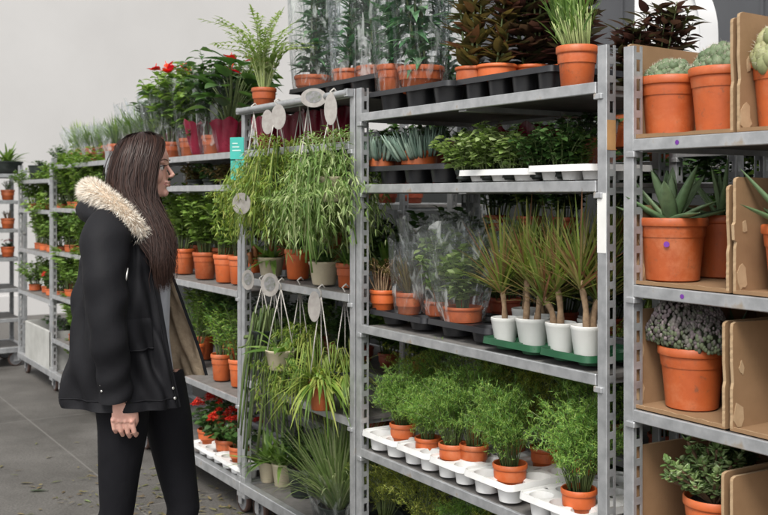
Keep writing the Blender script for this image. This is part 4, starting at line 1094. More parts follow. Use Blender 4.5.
hang('orchid', 'broad leaved hanging plant in cream pot below the middle rail shelf', 281, -.03, .765, ZS, ('cream', .066, .085), 0, [(-.045, -.005, .08, .10, True)], 1.0)
hang('trail_small', 'bushy yellow-green trailing plant in terracotta pot hanging lower right', 321, -.03, .66, ZS, ('terra', .05, .125), 0, [(.0, -.06, .05, .12, False)], 1.15)
hang('trail_long', 'long dark trailing strands hanging beside the tagged post', 262, -.03, .84, ZS, ('dark', .05, .07), 0, [(-.08, .0, .058, .09, True)], 1.0)
hang('trail', 'green trailing plant hanging behind the broad leaved one on the lower rail shelf', 300, .06, .74, ZS, ('dark', .05, .08), 2, [], 1.0)
hang('trail_small', 'arching strap leaved plant hanging at the far lower right by the post', 345, .06, .72, ZS, ('dark', .05, .09), 1, [], .9)
hang('trail_long', 'long dark strands hanging between the tagged post and the broad leaved plant', 274, .02, .80, ZS, ('dark', .045, .07), 1, [], .85)
hang('trail', 'short green trailing plant hanging against the tagged post under the rail', 254, -.02, 1.46, ZR, ('dark', .05, .07), 3, [], .95)
hang('trail_pale', 'mixed green trailing plant hanging in the middle of the rail', 308, .02, 1.44, ZR, ('dark', .05, .08), 1, [], 1.0)
# turquoise tag on the post
mb = MB(); mb.box(-.034, .034, -.002, .002, -.05, .05, bev=.0015)
mb2 = MB(); mb2.box(-.034, .034, -.002, .002, -.045, .045, bev=.0015)
root = empty('tag', (S(237, -.05), -.05, 0)); tag(root, 'turquoise two panel card tied to the post between the hanging plants and the bushes', 'tag')
a = link('upper_panel', mb.mesh('upper_panel', M['turq'], smooth=False), root, (0, 0, 1.712), .75); b = link('lower_panel', mb2.mesh('lower_panel', M['turq'], smooth=False), root, (0, .003, 1.612), .75)
mb = MB(); mb.tube([(0, .0, 1.66), (.035, .03, 1.70), (.035, .055, 1.69), (0, .004, 1.663)], .0018, 5); link('tie', mb.mesh('tie', M['wire']), root)
M['ink'] = simple('white_print', (.55, .75, .70), rough=.5)
mb = MB()
for i in range(3): mb.box(-.022, .02-.008*i, -.0034, -.0028, -.012+.016*i, -.007+.016*i)
link('print', mb.mesh('print', M['ink'], smooth=False), a)

# --- trolley just right of the woman
G_Z = 'plants on the trolley beside the woman'
ZZ = [.555, 1.055, 1.55, 1.705]
for px, d, k, v, lb in [(205, .13, 'basil', 0, 'leafy green bush in terracotta pot, second right of the coat'), (226, .14, 'basil', 1, 'leafy green bush in terracotta pot, third right of the coat'), (184, .16, 'basil', 2, 'leafy green bush in terracotta pot touching the coat outline'), (241, .16, 'basil', 0, 'leafy green bush in terracotta pot half behind the tagged post'),
     (196, .38, 'basil', 1, 'leafy green bush in the back row right of the coat'), (222, .38, 'basil', 2, 'leafy green bush in the back row near the tagged post'), (245, .40, 'darkbush', 1, 'dark green bush in the back row behind the tagged post'), (166, .16, 'basil', 1, 'leafy green bush hidden behind the hair of the woman')]:
    plant(k, lb, px, d, ZZ[1], ('terra', .066, .142), v, G_Z, sc=1.08)
for px, d, k, v, lb in [(222, .12, 'finebush', 0, 'fine leaved bush in terracotta pot below the coat hem'), (240, .13, 'finebush', 1, 'fine leaved bush in terracotta pot by the post, lower shelf'), (205, .30, 'basil', 2, 'broad leaved bush in the back of the lower shelf beside the coat lining'), (232, .36, 'darkbush', 0, 'dark bush in the back of the lower shelf by the post'), (195, .14, 'finebush', 1, 'fine leaved bush hidden behind the coat lining')]:
    plant(k, lb, px, d, ZZ[0], ('terra', .058, .135), v, G_Z, sc=1.0)
tray('white plastic tray under red flowers next to the trousers', S(196, .03), S(218, .03), .0, .40, .165, .06, 'white_plastic', 3, 3, 'white plastic trays')
tray('white plastic tray under red flowers next to the post', S(219, .03), S(246, .03), .0, .40, .165, .06, 'white_plastic', 3, 3, 'white plastic trays')
for px, d, v, lb in [(208, .10, 0, 'red flowering plant at the left of the white trays'), (226, .09, 1, 'red flowering plant in the middle of the white trays'), (240, .09, 2, 'red flowering plant at the post end of the white trays'), (217, .28, 1, 'red flowering plant in the back row at left'), (238, .28, 0, 'red flowering plant in the back row by the post')]:
    plant('kalanchoe', lb, px, d, .187, ('terra', .055, .095), v, 'red flowering plants in white trays', 'potted_flower', sc=1.0)
for px, d, v, k, lb in [(196, .14, 0, 'brownlow', 'low brown leaved plant in the shallow gap, left'), (212, .15, 1, 'darklow', 'low dark plant in the shallow gap, middle'), (228, .14, 1, 'brownlow', 'low brown leaved plant in the shallow gap beside the turquoise tag'), (222, .36, 0, 'darklow', 'low dark plant at the back of the shallow gap')]:
    plant(k, lb, px, d, ZZ[2], ('dark', .05, .035), v, G_Z)
for px, d, k, v, st, sl, s, lb in [(191, .12, 'redbush', 0, ('terra', .066, .105), (.12, .42, 'film'), 1.0, 'red flowered plant with big leaves in clear film above the face of the woman'), (214, .12, 'leafbush', 1, ('terra', .066, .105), (.12, .42, 'film_white'), 1.1, 'big leaved plant in film between two crimson sleeves'),
      (201, .10, 'darklow', 1, ('terra_dark', .055, .08), (.085, .17, 'crimson'), .8, 'crimson paper sleeve standing left, above the face of the woman'), (228, .12, 'anthurium', 1, ('terra_dark', .062, .08), (.09, .16, 'crimson'), 1.2, 'red flowered plant in crimson sleeve by the turquoise tag'), (241, .30, 'redbush', 1, ('terra', .066, .1), (.13, .45, 'film'), 1.1, 'red flowered plant in film behind the small celery-like plant'),
      (206, .36, 'leafbush', 0, ('terra', .066, .1), (.13, .45, 'film'), 1.2, 'dark big leaved plant in the back row of the top shelf, left'), (226, .40, 'leafbush', 1, ('terra', .066, .1), (.13, .45, 'film_white'), 1.3, 'dark big leaved plant in the back row of the top shelf, right'), (172, .14, 'redbush', 1, ('terra', .066, .1), (.12, .42, 'film'), 1.2, 'red flowered plant rising directly over the hair of the woman')]:
    plant(k, lb, px, d, ZZ[3], st, v, G_Z, sleeve=sl, sc=s)

plant('redbush', 'red flowered bush in crimson sleeve leaning over the dark hair of the woman', 181, .26, ZZ[3], ('terra_dark', .062, .08), 0, G_Z, sleeve=(.09, .16, 'crimson'), sc=.95)
plant('leafbush', 'big leaved bush in hazy film directly above and behind the dark hair', 160, .20, ZZ[3], ('terra', .066, .1), 1, G_Z, sleeve=(.14, .40, 'film_white'), sc=1.0)
# --- far trolleys behind the woman
rg = random.Random(77)
ordn = ['first', 'second', 'third', 'fourth', 'fifth']
def fill(desc, x0, x1, y, z, kinds, group, where, pot=('terra', .065, .11), sc=.8, dy=None, sleeve=None, n=None):
    n = n or len(kinds)
    for i, k in enumerate(kinds):
        x = x0+(x1-x0)*(i+.5)/n
        plant(k, f'{desc[k]}, {ordn[i]} from left, {where}', 0, y+rg.uniform(-.02, .03), z, pot, i % 2, group, x=x, sc=sc*rg.uniform(.9, 1.1), sleeve=sleeve)
D = {'tuft': 'dense upright grassy plant', 'basil': 'leafy green bush', 'midbush': 'mid green bush', 'darkbush': 'dark green bush', 'finebush': 'fine leaved bush', 'smallbush': 'small leaved bush', 'kalanchoe': 'red flowering plant', 'spiky': 'upright spiky plant', 'arch': 'arching leaved plant', 'strap_m': 'narrow leaved plant', 'grass': 'grassy plant', 'strap_d': 'dark strap leaved plant', 'darklow': 'low dark plant', 'brownlow': 'low brown plant', 'trail': 'trailing plant', 'fern_tall': 'feathery fern', 'anthurium_b': 'big leaved plant', 'dead': 'withered plant', 'celery': 'fresh leafy plant', 'paleleaf': 'pale leafy plant', 'trail_pale': 'pale trailing plant', 'fern_wild': 'wispy fern'}
GF = 'plants on the far trolleys at left'
fill(D, -5.72, -4.44, .14, 1.726, ['spiky', 'tuft', 'tuft', 'tuft', 'tuft'], GF, 'top shelf of far trolley left of woman', sc=.9, sleeve=(.13, .24, 'film_white'))
fill(D, -5.72, -4.44, .12, 1.405, ['midbush', 'basil', 'midbush', 'basil', 'smallbush'], GF, 'second shelf of far trolley left of woman', sc=1.1, pot=('terra', .055, .045))
fill(D, -5.72, -4.44, .12, 1.085, ['midbush', 'basil', 'midbush', 'basil', 'midbush'], GF, 'third shelf of far trolley left of woman', sc=1.1, pot=('terra', .055, .045))
fill(D, -5.72, -4.44, .12, .755, ['basil', 'midbush', 'basil', 'kalanchoe', 'midbush'], GF, 'fourth shelf of far trolley left of woman', sc=1.1, pot=('terra', .055, .045))
fill(D, -5.72, -4.44, .12, .425, ['basil', 'midbush', 'kalanchoe', 'midbush'], GF, 'fifth shelf of far trolley left of woman', sc=1.1, pot=('terra', .055, .045))
fill(D, -5.72, -4.44, .12, .165, ['basil', 'trail_pale', 'midbush'], GF, 'base of far trolley left of woman', sc=.7, pot=('terra', .06, .07))
fill(D, -4.33, -3.76, .14, 1.736, ['tuft', 'tuft', 'tuft'], GF, 'top of half trolley behind head of woman', sc=1.05, sleeve=(.13, .32, 'film_white'))
fill(D, -4.33, -3.76, .14, 1.355, ['basil', 'midbush'], GF, 'second shelf of half trolley behind head of woman', sc=.7)
fill(D, -6.82, -5.85, .12, 1.625, ['darklow', 'darkbush'], GF, 'top shelf of trolley with white crate', sc=.5, pot=('dark', .09, .12))
fill(D, -6.82, -5.85, .12, 1.385, ['midbush', 'basil', 'strap_m', 'basil'], GF, 'second shelf of trolley with white crate', sc=1.1, pot=('terra', .055, .045))
fill(D, -6.82, -5.85, .12, 1.055, ['basil', 'midbush', 'basil', 'midbush'], GF, 'third shelf of trolley with white crate', sc=1.1, pot=('terra', .055, .045))
fill(D, -6.82, -5.85, .12, .705, ['midbush', 'basil', 'kalanchoe', 'midbush'], GF, 'fourth shelf of trolley with white crate', sc=.9, pot=('terra', .055, .05))
for (x0, x1, zs, nm) in ((-5.72, -4.44, (1.405, 1.085, .755, .425, .165), 'far trolley left of woman'), (-6.82, -5.85, (1.385, 1.055, .705), 'trolley with white crate')):
    for j, z in enumerate(zs):
        fill(D, x0, x1, .38, z, ['darkbush', 'midbush', 'darkbush'] if j % 2 else ['midbush', 'basil', 'darkbush'], GF, 'back row of '+['second', 'third', 'fourth', 'fifth', 'lowest'][j]+' shelf, '+nm, ('terra', .055, .05), 1.0)
# white crate
root = empty('crate', (-6.2, .10, .165)); tag(root, 'white foam crate with loose greens standing on a trolley base at far left', 'crate')
mb = MB(); mb.box(-.42, .42, -.10, -.08, 0, .30, bev=.006); mb.box(-.42, .42, .28, .30, 0, .30, bev=.006); mb.box(-.42, -.40, -.08, .28, 0, .30); mb.box(.40, .42, -.08, .28, 0, .30); mb.box(-.40, .40, -.08, .28, 0, .02)
M['foam'] = simple('dull_foam', (.42, .42, .40), (.30, .30, .28), rough=.8, scale=6)
link('box', mb.mesh('box', M['foam'], smooth=False), root)
for nm, me in foliage('darklow', 1):
    for q in (-.2, .2):
        ob = link(nm, me, root, (q, .1, .27)); ob.scale = (1.5, 1, .8)
# left edge trolley (faces along the aisle)
def fillU(z, kinds, where, pot=('terra', .06, .09), sc=.55):
    for i, k in enumerate(kinds):
        y = -1.13+.18+i*(1.25-.3)/(len(kinds)-1)
        plant(k, f'{D[k]}, {ordn[i]} from left, {where} of left edge trolley', 0, y, z, pot, i % 2, 'plants on the left edge trolley', x=-7.28, sc=sc)
fillU(1.686, ['arch', 'arch', 'arch', 'arch'], 'top shelf', ('dark', .13, .11), .95)
fillU(1.456, ['dead', 'smallbush', 'dead', 'smallbush'], 'second shelf', sc=.4)
fillU(1.206, ['kalanchoe', 'smallbush', 'kalanchoe', 'dead'], 'third shelf', sc=.5)
fillU(.956, ['smallbush', 'kalanchoe', 'smallbush', 'kalanchoe'], 'fourth shelf', sc=.5)
# rear trolleys
GR = 'dim plants on the rear trolleys'
for (x0, x1, nm, zs) in ((-1.87, -.60, 'rear trolley behind centre', (.506, .926, 1.326, 1.626)), (-3.60, -2.28, 'rear trolley behind hanging plants', (.556, .956, 1.456)), (-.52, .80, 'rear trolley behind cardboard boxes', (.506, .926, 1.306))):
    for j, z in enumerate(zs):
        ks = [['darkbush', 'midbush', 'fern_wild', 'darkbush', 'midbush'], ['strap_m', 'darkbush', 'midbush', 'darkbush', 'trail'], ['darkbush', 'basil', 'darkbush', 'smallbush', 'darkbush'], ['strap_d', 'darkbush', 'strap_d', 'darkbush', 'darkbush']][j]
        fill(D, x0, x1, 1.02, z, ks, GR, ['lowest shelf', 'second shelf', 'third shelf', 'top shelf'][j]+' of '+nm, ('terra_dark', .06, .08), 1.1 if j < 3 else .75)
    fill(D, x0, x1, 1.02, .165, ['darkbush', 'midbush', 'darkbush', 'fern_wild'], GR, 'base of the '+nm, ('terra_dark', .07, .10), .7)
# white shape in front of the dark wall
mb = MB(); ol = []
for k in range(13):
    a = R(90-k*90/12); ol.append((.28+.42*math.cos(a), 2.33+.42*math.sin(a)))
ol = [(.26, 0), (.26, 2.75)]+ol+[(.72, 1.2), (.70, 0)]
n = len(ol)
V = []
for y in (-.05, -.07, .07, .05): V += [(u*(1 if abs(y) > .06 else .985), y, v*(1 if abs(y) > .06 else .992)) for u, v in ol]
mb.grid([[V[k*n+i] for i in range(n)] for k in range(4)], closed=True, flip=True)
mb.add([V[i] for i in range(n)], [tuple(range(n))]); mb.add([V[3*n+i] for i in range(n)], [tuple(range(n))[::-1]])
M['sheet'] = simple('white_cover', (.80, .80, .80), (.72, .72, .72), rough=.5, scale=3, bump=.2, bscale=8)
dR = 2.2
o = link('covered_rack', mb.mesh('covered_rack', M['sheet'], sharp=40), None, (S(703, dR-.07)-.72, dR, 0)); tag(o, 'white round shouldered cover behind the cacti at top right', 'cover')
# leaf litter
rg = random.Random(3); lf = MB()
for i in range(520):
    c = [(-2.25, -.18, .42, .22), (-2.8, -.3, .5, .3), (-1.9, -.6, .9, .4)][rg.choice([0, 0, 0, 0, 1, 1])]
    x, y = rg.gauss(c[0], c[2]), rg.gauss(c[1], c[3])
    lf.leaf((x, y, rg.uniform(.004, .012)), (math.cos(i*2.1), math.sin(i*2.1), rg.uniform(-.05, .15)), (rg.uniform(-.2, .2), rg.uniform(-.2, .2), 1), rg.uniform(.02, .06), rg.uniform(.005, .018), .05, 'lance', 3, .15)
M['litter'] = leafmat('fallen_leaf', [(.08, .10, .03), (.14, .14, .05), (.20, .16, .08), (.10, .07, .04)], transl=.1)
o = link('leaf_litter', lf.mesh('leaf_litter', M['litter'])); tag(o, 'scattered fallen leaf scraps on the concrete near the trolley wheels', 'litter', kind='stuff')
def scrap(label, x, y, L, mat, rz):
    mb = MB(); mb.leaf((0, 0, .006), (1, 0, .03), (0, .2, 1), L, L*.35, .05, 'lance', 5, .15)
    o = link('fallen_leaf', mb.mesh('fallen_leaf', M[mat]), None, (x, y, 0), rz); tag(o, label, 'leaf', 'single leaf scraps on open concrete')
def gpos(px, py):
    t = 1.5*1000/(py-195); r = (px-384)/1000
    return CAM.x+t*(FW.x+r*RT.x), CAM.y+t*(FW.y+r*RT.y)
for px, py, L, mt, a, lb in [(29, 492, .10, 'dgreen', 1.1, 'dark green leaf scrap lying left of the woman'), (84, 501, .06, 'paleleafx', .3, 'pale leaf scrap lying by the rear leg of the woman'), (20, 484, .08, 'litter', .9, 'dull stalk scrap beside the dark leaf'), (46, 459, .05, 'litter', 2.0, 'small scrap further up the concrete at left'), (155, 497, .06, 'litter', 0.4, 'leaf scrap between the legs of the woman')]:
    x, y = gpos(px, py); scrap(lb, x, y, L, mt if mt in M else 'grass', a)
# ------------------------------------------------------------------ the woman
WD = 3.24; WX = -.79
WPOS = Vector((CAM.x+WD*FW.x+WX*RT.x, CAM.y+WD*FW.y+WX*RT.y, 0))
def W(px, py, ly=0.0):
    return (np.array([(px-384)/1000*(WD+ly)-WX, ly, 1.5-(py-195)/1000*(WD+ly)]))
M['skin'] = simple('skin', (.66, .395, .315), (.58, .30, .235), rough=.5, scale=45, sss=.12, bump=.05, bscale=200)
M['parka'] = simple('black_parka', (.011, .011, .013), (.007, .007, .009), rough=.72, scale=7, bump=.9, bscale=13, spec=.2)
M['lining'] = simple('beige_lining', (.50, .39, .27), (.36, .27, .18), rough=.9, scale=40, bump=.6, bscale=90)
M['trouser'] = simple('black_trousers', (.007, .007, .009), (.004, .004, .006), rough=.8, scale=25, bump=.9, bscale=15, spec=.2)
M['top'] = simple('pale_top', (.50, .51, .56), (.36, .37, .42), rough=.85, scale=14, bump=.4, bscale=60)
M['snap'] = simple('metal_snap', (.75, .73, .70), rough=.3, metal=.7)
M['eyewhite'] = simple('eye_white', (.7, .67, .64), rough=.2)
M['iris'] = simple('dark_iris', (.02, .012, .008), rough=.1)
M['lips'] = simple('lips', (.48, .20, .17), (.42, .165, .145), rough=.4, scale=60)
M['shoe'] = simple('black_shoe', (.012, .012, .012), rough=.4)
def hairmat(name, cols, rough=.38):
    m, nt, out = newmat(name); g = N(nt, 'ShaderNodeNewGeometry'); k = len(cols)
    col = ramp(nt, g.outputs['Random Per Island'], [(i/(k-1), c) for i, c in enumerate(cols)])
    b = N(nt, 'ShaderNodeBsdfPrincipled', Roughness=rough); b.inputs['Specular IOR Level'].default_value = .28
    nt.links.new(col, b.inputs['Base Color']); nt.links.new(b.outputs[0], out.inputs[0]); return m
M['hair'] = hairmat('dark_brown_hair', [(.018, .0095, .0075), (.028, .0145, .011), (.040, .0205, .0155), (.056, .029, .022)])
M['brow'] = simple('brow_hair', (.10, .05, .035), rough=.7)
M['fur'] = hairmat('cream_fur', [(.86, .82, .74), (.80, .73, .62), (.90, .88, .82), (.50, .38, .27), (.88, .84, .77)], .8)
def remesh(mb, name, vox, mat, it=4, fac=.5):
    me = mb.mesh(name+'_src', mat); o = bpy.data.objects.new(name+'_src', me); COL.objects.link(o)
    md = o.modifiers.new('r', 'REMESH'); md.mode = 'VOXEL'; md.voxel_size = vox; md.use_smooth_shade = True
    s = o.modifiers.new('s', 'SMOOTH'); s.factor = fac; s.iterations = it
    dg = bpy.context.evaluated_depsgraph_get(); dg.update()
    out = bpy.data.meshes.new_from_object(o.evaluated_get(dg)); out.name = name
    COL.objects.unlink(o); bpy.data.objects.remove(o); bpy.data.meshes.remove(me)
    out.polygons.foreach_set('use_smooth', [True]*len(out.polygons))
    if not out.materials: out.materials.append(mat)
    return out
person = empty('person', WPOS, YAW); tag(person, 'long haired woman in black parka with cream fur hood, looking at the plants', 'person')
body = MB()
def hring(z, xf, xb, hw, n=28, p=2.3, taper=.0):
    cx = (xf+xb)/2; a = (xf-xb)/2; out = []
    for k in range(n):
        t = 2*PI*k/n; c, s = math.cos(t), math.sin(t)
        x = cx+a*math.copysign(abs(c)**(2/p), c); y = hw*math.copysign(abs(s)**(2/p), s)*(1-taper*max(0, c))
        out.append((x, y, z))
    return out
DX = -.003
head = [(1.688, .040, -.010, .02), (1.676, .062, -.034, .038), (1.655, .084, -.056, .056), (1.63, .0935, -.066, .065), (1.61, .0945, -.073, .072), (1.597, .093, -.071, .072), (1.588, .0875, -.069, .071), (1.575, .087, -.064, .069), (1.56, .0885, -.056, .066), (1.545, .0895, -.045, .061), (1.53, .088, -.03, .055), (1.515, .086, -.012, .048), (1.502, .083, .01, .040), (1.494, .074, .02, .030)]
G = [hring(z, xf, xb, hw, taper=.16) for z, xf, xb, hw in head][::-1]
G = [[(x+DX, y, z) for x, y, z in r] for r in G]
body.grid(G, closed=True); body.add(G[0], [tuple(range(28))[::-1]]); body.add(G[-1], [tuple(range(28))])
# nose, lips, chin, brow, cheek, ear
body.tube([(.084, 0, 1.600), (.0915, 0, 1.588), (.1005, 0, 1.574), (.1075, 0, 1.565), (.1025, 0, 1.558)], [(.004, .005), (.0055, .0055), (.0065, .007), (.0062, .0085), (.0045, .0075)], 10, flat=(1, 0, 0))
for s in (-1, 1):
    body.ball((.098, s*.0072, 1.560), (.0075, .0055, .005))
    body.ball((.0755, s*.032, 1.605), (.0125, .02, .007)); body.ball((.064, s*.042, 1.562), (.020, .020, .026))
    body.ball((.004, s*.073, 1.575), (.02, .008, .03), rz=s*.3)
body.ball((.0905, 0, 1.5415), (.0068, .021, .0048)); body.ball((.0895, 0, 1.532), (.0066, .018, .0052)); body.ball((.079, 0, 1.507), (.0135, .018, .013))
# neck, torso, arms
body.tube([(.005, 0, 1.56), (.0, 0, 1.50), (-.012, 0, 1.45), (-.02, 0, 1.39)], [.052, .052, .054, .075], 18)
body.tube([(-.02, 0, 1.41), (-.02, 0, 1.34), (-.02, 0, 1.22), (-.015, 0, 1.08), (-.025, 0, .98), (-.03, 0, .86), (-.03, 0, .82)], [(.06, .10), (.08, .135), (.085, .12), (.075, .11), (.085, .13), (.10, .155), (.085, .14)], 22, flat=(1, 0, 0))
sh = W(106, 231, -.165); el = W(110, 318, -.235); wr = W(119, 396, -.205)
body.tube([(-.03, -.10, 1.375), sh, (sh+el)/2, el, (el+wr)/2, wr, wr+np.array([.004, .002, -.02])], [.05, .05, .042, .038, .036, .026, .024], 14)
shl = np.array([-.04, .165, 1.38]); ell = np.array([-.06, .22, 1.09]); wrl = np.array([-.03, .225, .84])
body.tube([(-.03, .10, 1.375), shl, (shl+ell)/2, ell, (ell+wrl)/2, wrl], [.05, .05, .042, .038, .034, .025], 14)
def hand(w, fwd, dn, out):
    """palm + four bent fingers + thumb; dn points to the finger tips, fwd towards the thumb side, out = back of the hand"""
    w, fwd, dn, out = [np.asarray(q, float) for q in (w, fwd, dn, out)]; Z = .87; fwd = fwd*Z; dn = dn*Z; out = out*Z
    K = w+dn*.078
    body.tube([w-dn*.01, w+dn*.02, w+dn*.05, K], [(.021, .017), (.027, .016), (.032, .0135), (.0325, .011)], 14, flat=tuple(fwd))
    for i, (o, L) in enumerate(((.0325, .9), (.0110, 1.02), (-.0108, .95), (-.0315, .76))):
        p0 = K+fwd*o-dn*.012+out*.002; p1 = K+fwd*o*1.07+dn*.037*L-out*.003
        p2 = p1+dn*.021*L-out*.019*L; p3 = p2-dn*.002-out*.022*L; 
        body.tube([p0, (p0+p1)/2+out*.002, p1, p2, p3], [.0092, .0080, .0077, .0068, .0056], 10); body.ball(p3, .0053, 8, 6); body.ball(p1, .0076, 8, 6); body.ball(p0+dn*.006+out*.006, .0078, 8, 6)
    t0 = w+dn*.022+fwd*.024; t1 = w+dn*.050+fwd*.042-out*.010; t2 = w+dn*.078+fwd*.040-out*.020; t3 = w+dn*.096+fwd*.033-out*.026
    body.tube([t0, t1, t2, t3], [.015, .012, .010, .007], 9); body.ball(t3, .0072, 8, 6)
hand(wr+np.array([.004, .0, -.012]), (.98, .1, -.1), (.10, .05, -.99), (.0, -1, -.06))
dl = (wrl-ell)/np.linalg.norm(wrl-ell)
hand(wrl, (.98, -.1, .1), dl, (.0, 1, .0))
# legs
hipn = np.array([-.035, -.085, .90]); hipf = np.array([.035, .085, .90])
kn = W(113, 512, -.08); kf = W(180, 508, .08)
ankn = np.array([-.115, -.085, .085]); ankf = np.array([.125, .08, .085])
LEG = []
for hip, k, an in ((hipn, kn, ankn), (hipf, kf, ankf)):
    th = (hip+k)/2
    LEG.append([hip, hip*.65+k*.35+np.array([.012, 0, 0]), hip*.3+k*.7+np.array([.01, 0, 0]), k+np.array([.012, 0, 0]), k*.72+an*.28+np.array([-.014, 0, 0]), k*.4+an*.6+np.array([-.012, 0, 0]), an])
    body.tube(LEG[-1], [.080, .070, .057, .047, .048, .038, .032], 16)
    body.tube([an+np.array([-.03, 0, -.045]), an+np.array([.02, 0, -.04]), an+np.array([.10, 0, -.055]), an+np.array([.16, 0, -.062])], [.028, .035, .03, .015], 12)
bm_ = remesh(body, 'body', .0027, M['skin'], 4, .5)
bo = link('body', bm_, person)
# eyes, lashes, brows, lips
for s in (-1, 1):
    e = MB(); e.ball((.0725, s*.031, 1.5885), (.0125, .0135, .0115), 14, 10); eo = link('eye', e.mesh('eye', M['eyewhite']), person)
    e = MB(); e.ball((.0805, s*.0325, 1.588), (.0055, .0062, .0062), 12, 8); link('iris', e.mesh('iris', M['iris']), eo)
    lid = MB()
    lid.tube([(.0745, s*.047, 1.590), (.0835, s*.040, 1.5945), (.0875, s*.031, 1.5955), (.0845, s*.02, 1.591)], [.0010, .0016, .0016, .0009], 6)
    for k in range(9):
        t = k/8; p = np.array([.080+.008*math.sin(PI*t), s*(.046-.024*t), 1.594]); lid.tube([p, p+np.array([.006, s*.002*(1-t), .0005]), p+np.array([.010, s*.003*(1-t), .003])], [.0006, .0005, .0002], 4)
    link('eyelashes', lid.mesh('eyelashes', M['hair']), person)
    bw = MB(); bw.tube([(.0755, s*.052, 1.6095), (.0865, s*.04, 1.6150), (.0915, s*.026, 1.6135), (.0925, s*.014, 1.611)], [(.0006, .0010), (.0011, .0018), (.0011, .002), (.0008, .0014)], 6); link('eyebrow', bw.mesh('eyebrow', M['brow']), person)
l = MB()
l.tube([(.079, -.019, 1.5375), (.0885, -.012, 1.5400), (.0945, 0, 1.5415), (.0895, .013, 1.5405), (.079, .021, 1.5375)], [.0012, .0034, .0038, .0034, .0012], 8)
l.tube([(.079, -.020, 1.536), (.0885, -.012, 1.5325), (.0945, 0, 1.5315), (.0885, .012, 1.5325), (.079, .020, 1.536)], [.0012, .0036, .0042, .0036, .0012], 8)
link('lips', l.mesh('lips', M['lips']), person)
# trousers (legs and seat in one)
t = MB()
for lg in LEG: t.tube(lg, [.090, .079, .065, .054, .053, .045, .041], 18)
t.tube([(-.03, 0, 1.02), (-.03, 0, .95), (-.03, 0, .86), (-.02, 0, .80)], [(.10, .155), (.112, .175), (.115, .175), (.07, .10)], 22, flat=(1, 0, 0))
tm = remesh(t, 'trousers', .008, M['trouser'], 5)
link('trousers', tm, person)
for an in (ankn, ankf):
    s = MB()
    s.tube([an+np.array([-.045, 0, -.045]), an+np.array([-.01, 0, -.035]), an+np.array([.06, 0, -.045]), an+np.array([.13, 0, -.055]), an+np.array([.175, 0, -.062])], [(.036, .034), (.045, .040), (.037, .044), (.028, .042), (.012, .025)], 16, flat=(0, 0, 1))
    s.tube([an+np.array([0, 0, -.03]), an+np.array([-.004, 0, .05])], [.044, .047], 16)
    s.tube([an+np.array([-.05, 0, -.079]), an+np.array([.06, 0, -.079]), an+np.array([.17, 0, -.079])], [(.006, .034), (.006, .045), (.006, .022)], 12, flat=(0, 0, 1))
    link('shoe', s.mesh('shoe', M['shoe']), person)
# pale top
tp = MB(); G = []
for z, a, b in ((1.41, .07, .085), (1.36, .10, .118), (1.28, .112, .125), (1.2, .108, .122), (1.1, .104, .125), (1.02, .108, .13), (.93, .115, .14)):
    G.append([(-.015+a*math.cos(q)+.004*math.sin(9*q+z*40), b*math.sin(q), z) for q in np.linspace(0, 2*PI, 49)[:-1]])
tp.grid(G, closed=True, flip=True); link('top', tp.mesh('top', M['top']), person)
# parka: open-fronted shell
rows = [  # py, back px, near edge px, near edge y, flap x px, flap y, half width
 (219, 108, 134, -.075, 140, .07, .085), (226, 101, 141, -.085, 148, .075, .125), (236, 94, 148, -.09, 155, .08, .16), (250, 89, 152, -.095, 161, .085, .176), (270, 85, 156, -.10, 168, .09, .186), (300, 80, 161, -.105, 178, .10, .192),
 (330, 77, 166, -.11, 187, .105, .196), (360, 74, 171, -.115, 196, .112, .20), (385, 72, 176, -.12, 203, .116, .204), (408, 70, 181, -.12, 208, .12, .208)]
ctl = []
for py, bk, ne, ny, fx, fy, hw in rows:
    z = 1.5-(py-195)/1000*3.1; zb = 1.5-(py-195)/1000*WD
    xb = W(bk, py, 0)[0]; xn = W(ne, py, ny)[0]; xf = W(fx, py, fy)[0]; xm = (xb*.55+xn*.45)
    fz = .055*max(0, (py-240)/168)
    row = [(xn, ny, z), (xn-.03, ny-.035, z), ((xm+xn)/2, -hw*.93, z), (xm-.02, -hw, z), (xb+.035, -hw*.72, z), (xb, -hw*.3, z), (xb, hw*.3, z), (xb+.035, hw*.72, z), (xm, hw, z+fz*.3), ((xm+xf)/2+.01, hw*.98, z+fz*.6), (xf-.05, (fy+hw)/2, z+fz*.9), (xf, fy, z+fz)]
    ctl.append(cr(row, 90))
ctl = np.array(ctl)                          # rows x 90 x 3
G = np.stack([cr(ctl[:, k], 72) for k in range(90)], 1)
# folds
rgc = np.random.RandomState(4)
nr, nc = G.shape[:2]
cen = np.array([-.03, 0, 0]); rad = G-cen; rad[:, :, 2] = 0; rad /= np.linalg.norm(rad, axis=2, keepdims=True)+1e-9
u = np.linspace(0, 1, nc)[None, :]; v = np.linspace(0, 1, nr)[:, None]
disp = np.zeros((nr, nc))
for k in range(16):
    a, b, ph = rgc.uniform(3, 16), rgc.uniform(1, 9), rgc.uniform(0, 6.28)
    disp += .0042*np.sin(2*PI*(a*u+b*v*rgc.choice([-1, 1])*.5)+ph)/(1+.05*a)*(.35+v)
edge = np.minimum(1, np.minimum(u, 1-u)*12)
disp *= edge
waist = -.012*np.exp(-((v-.47)/.05)**2)*edge      # drawcord at the waist
G = G+rad*(disp+waist)[:, :, None]
inner = G-rad*.011
cm = MB(); cm.grid(G, flip=False)
cm.grid(np.stack([G[:, 0], inner[:, 0]], 1)); cm.grid(np.stack([G[:, -1], inner[:, -1]], 1)); cm.grid(np.stack([G[-1], inner[-1]], 1)); cm.grid(np.stack([G[0], inner[0]], 1))
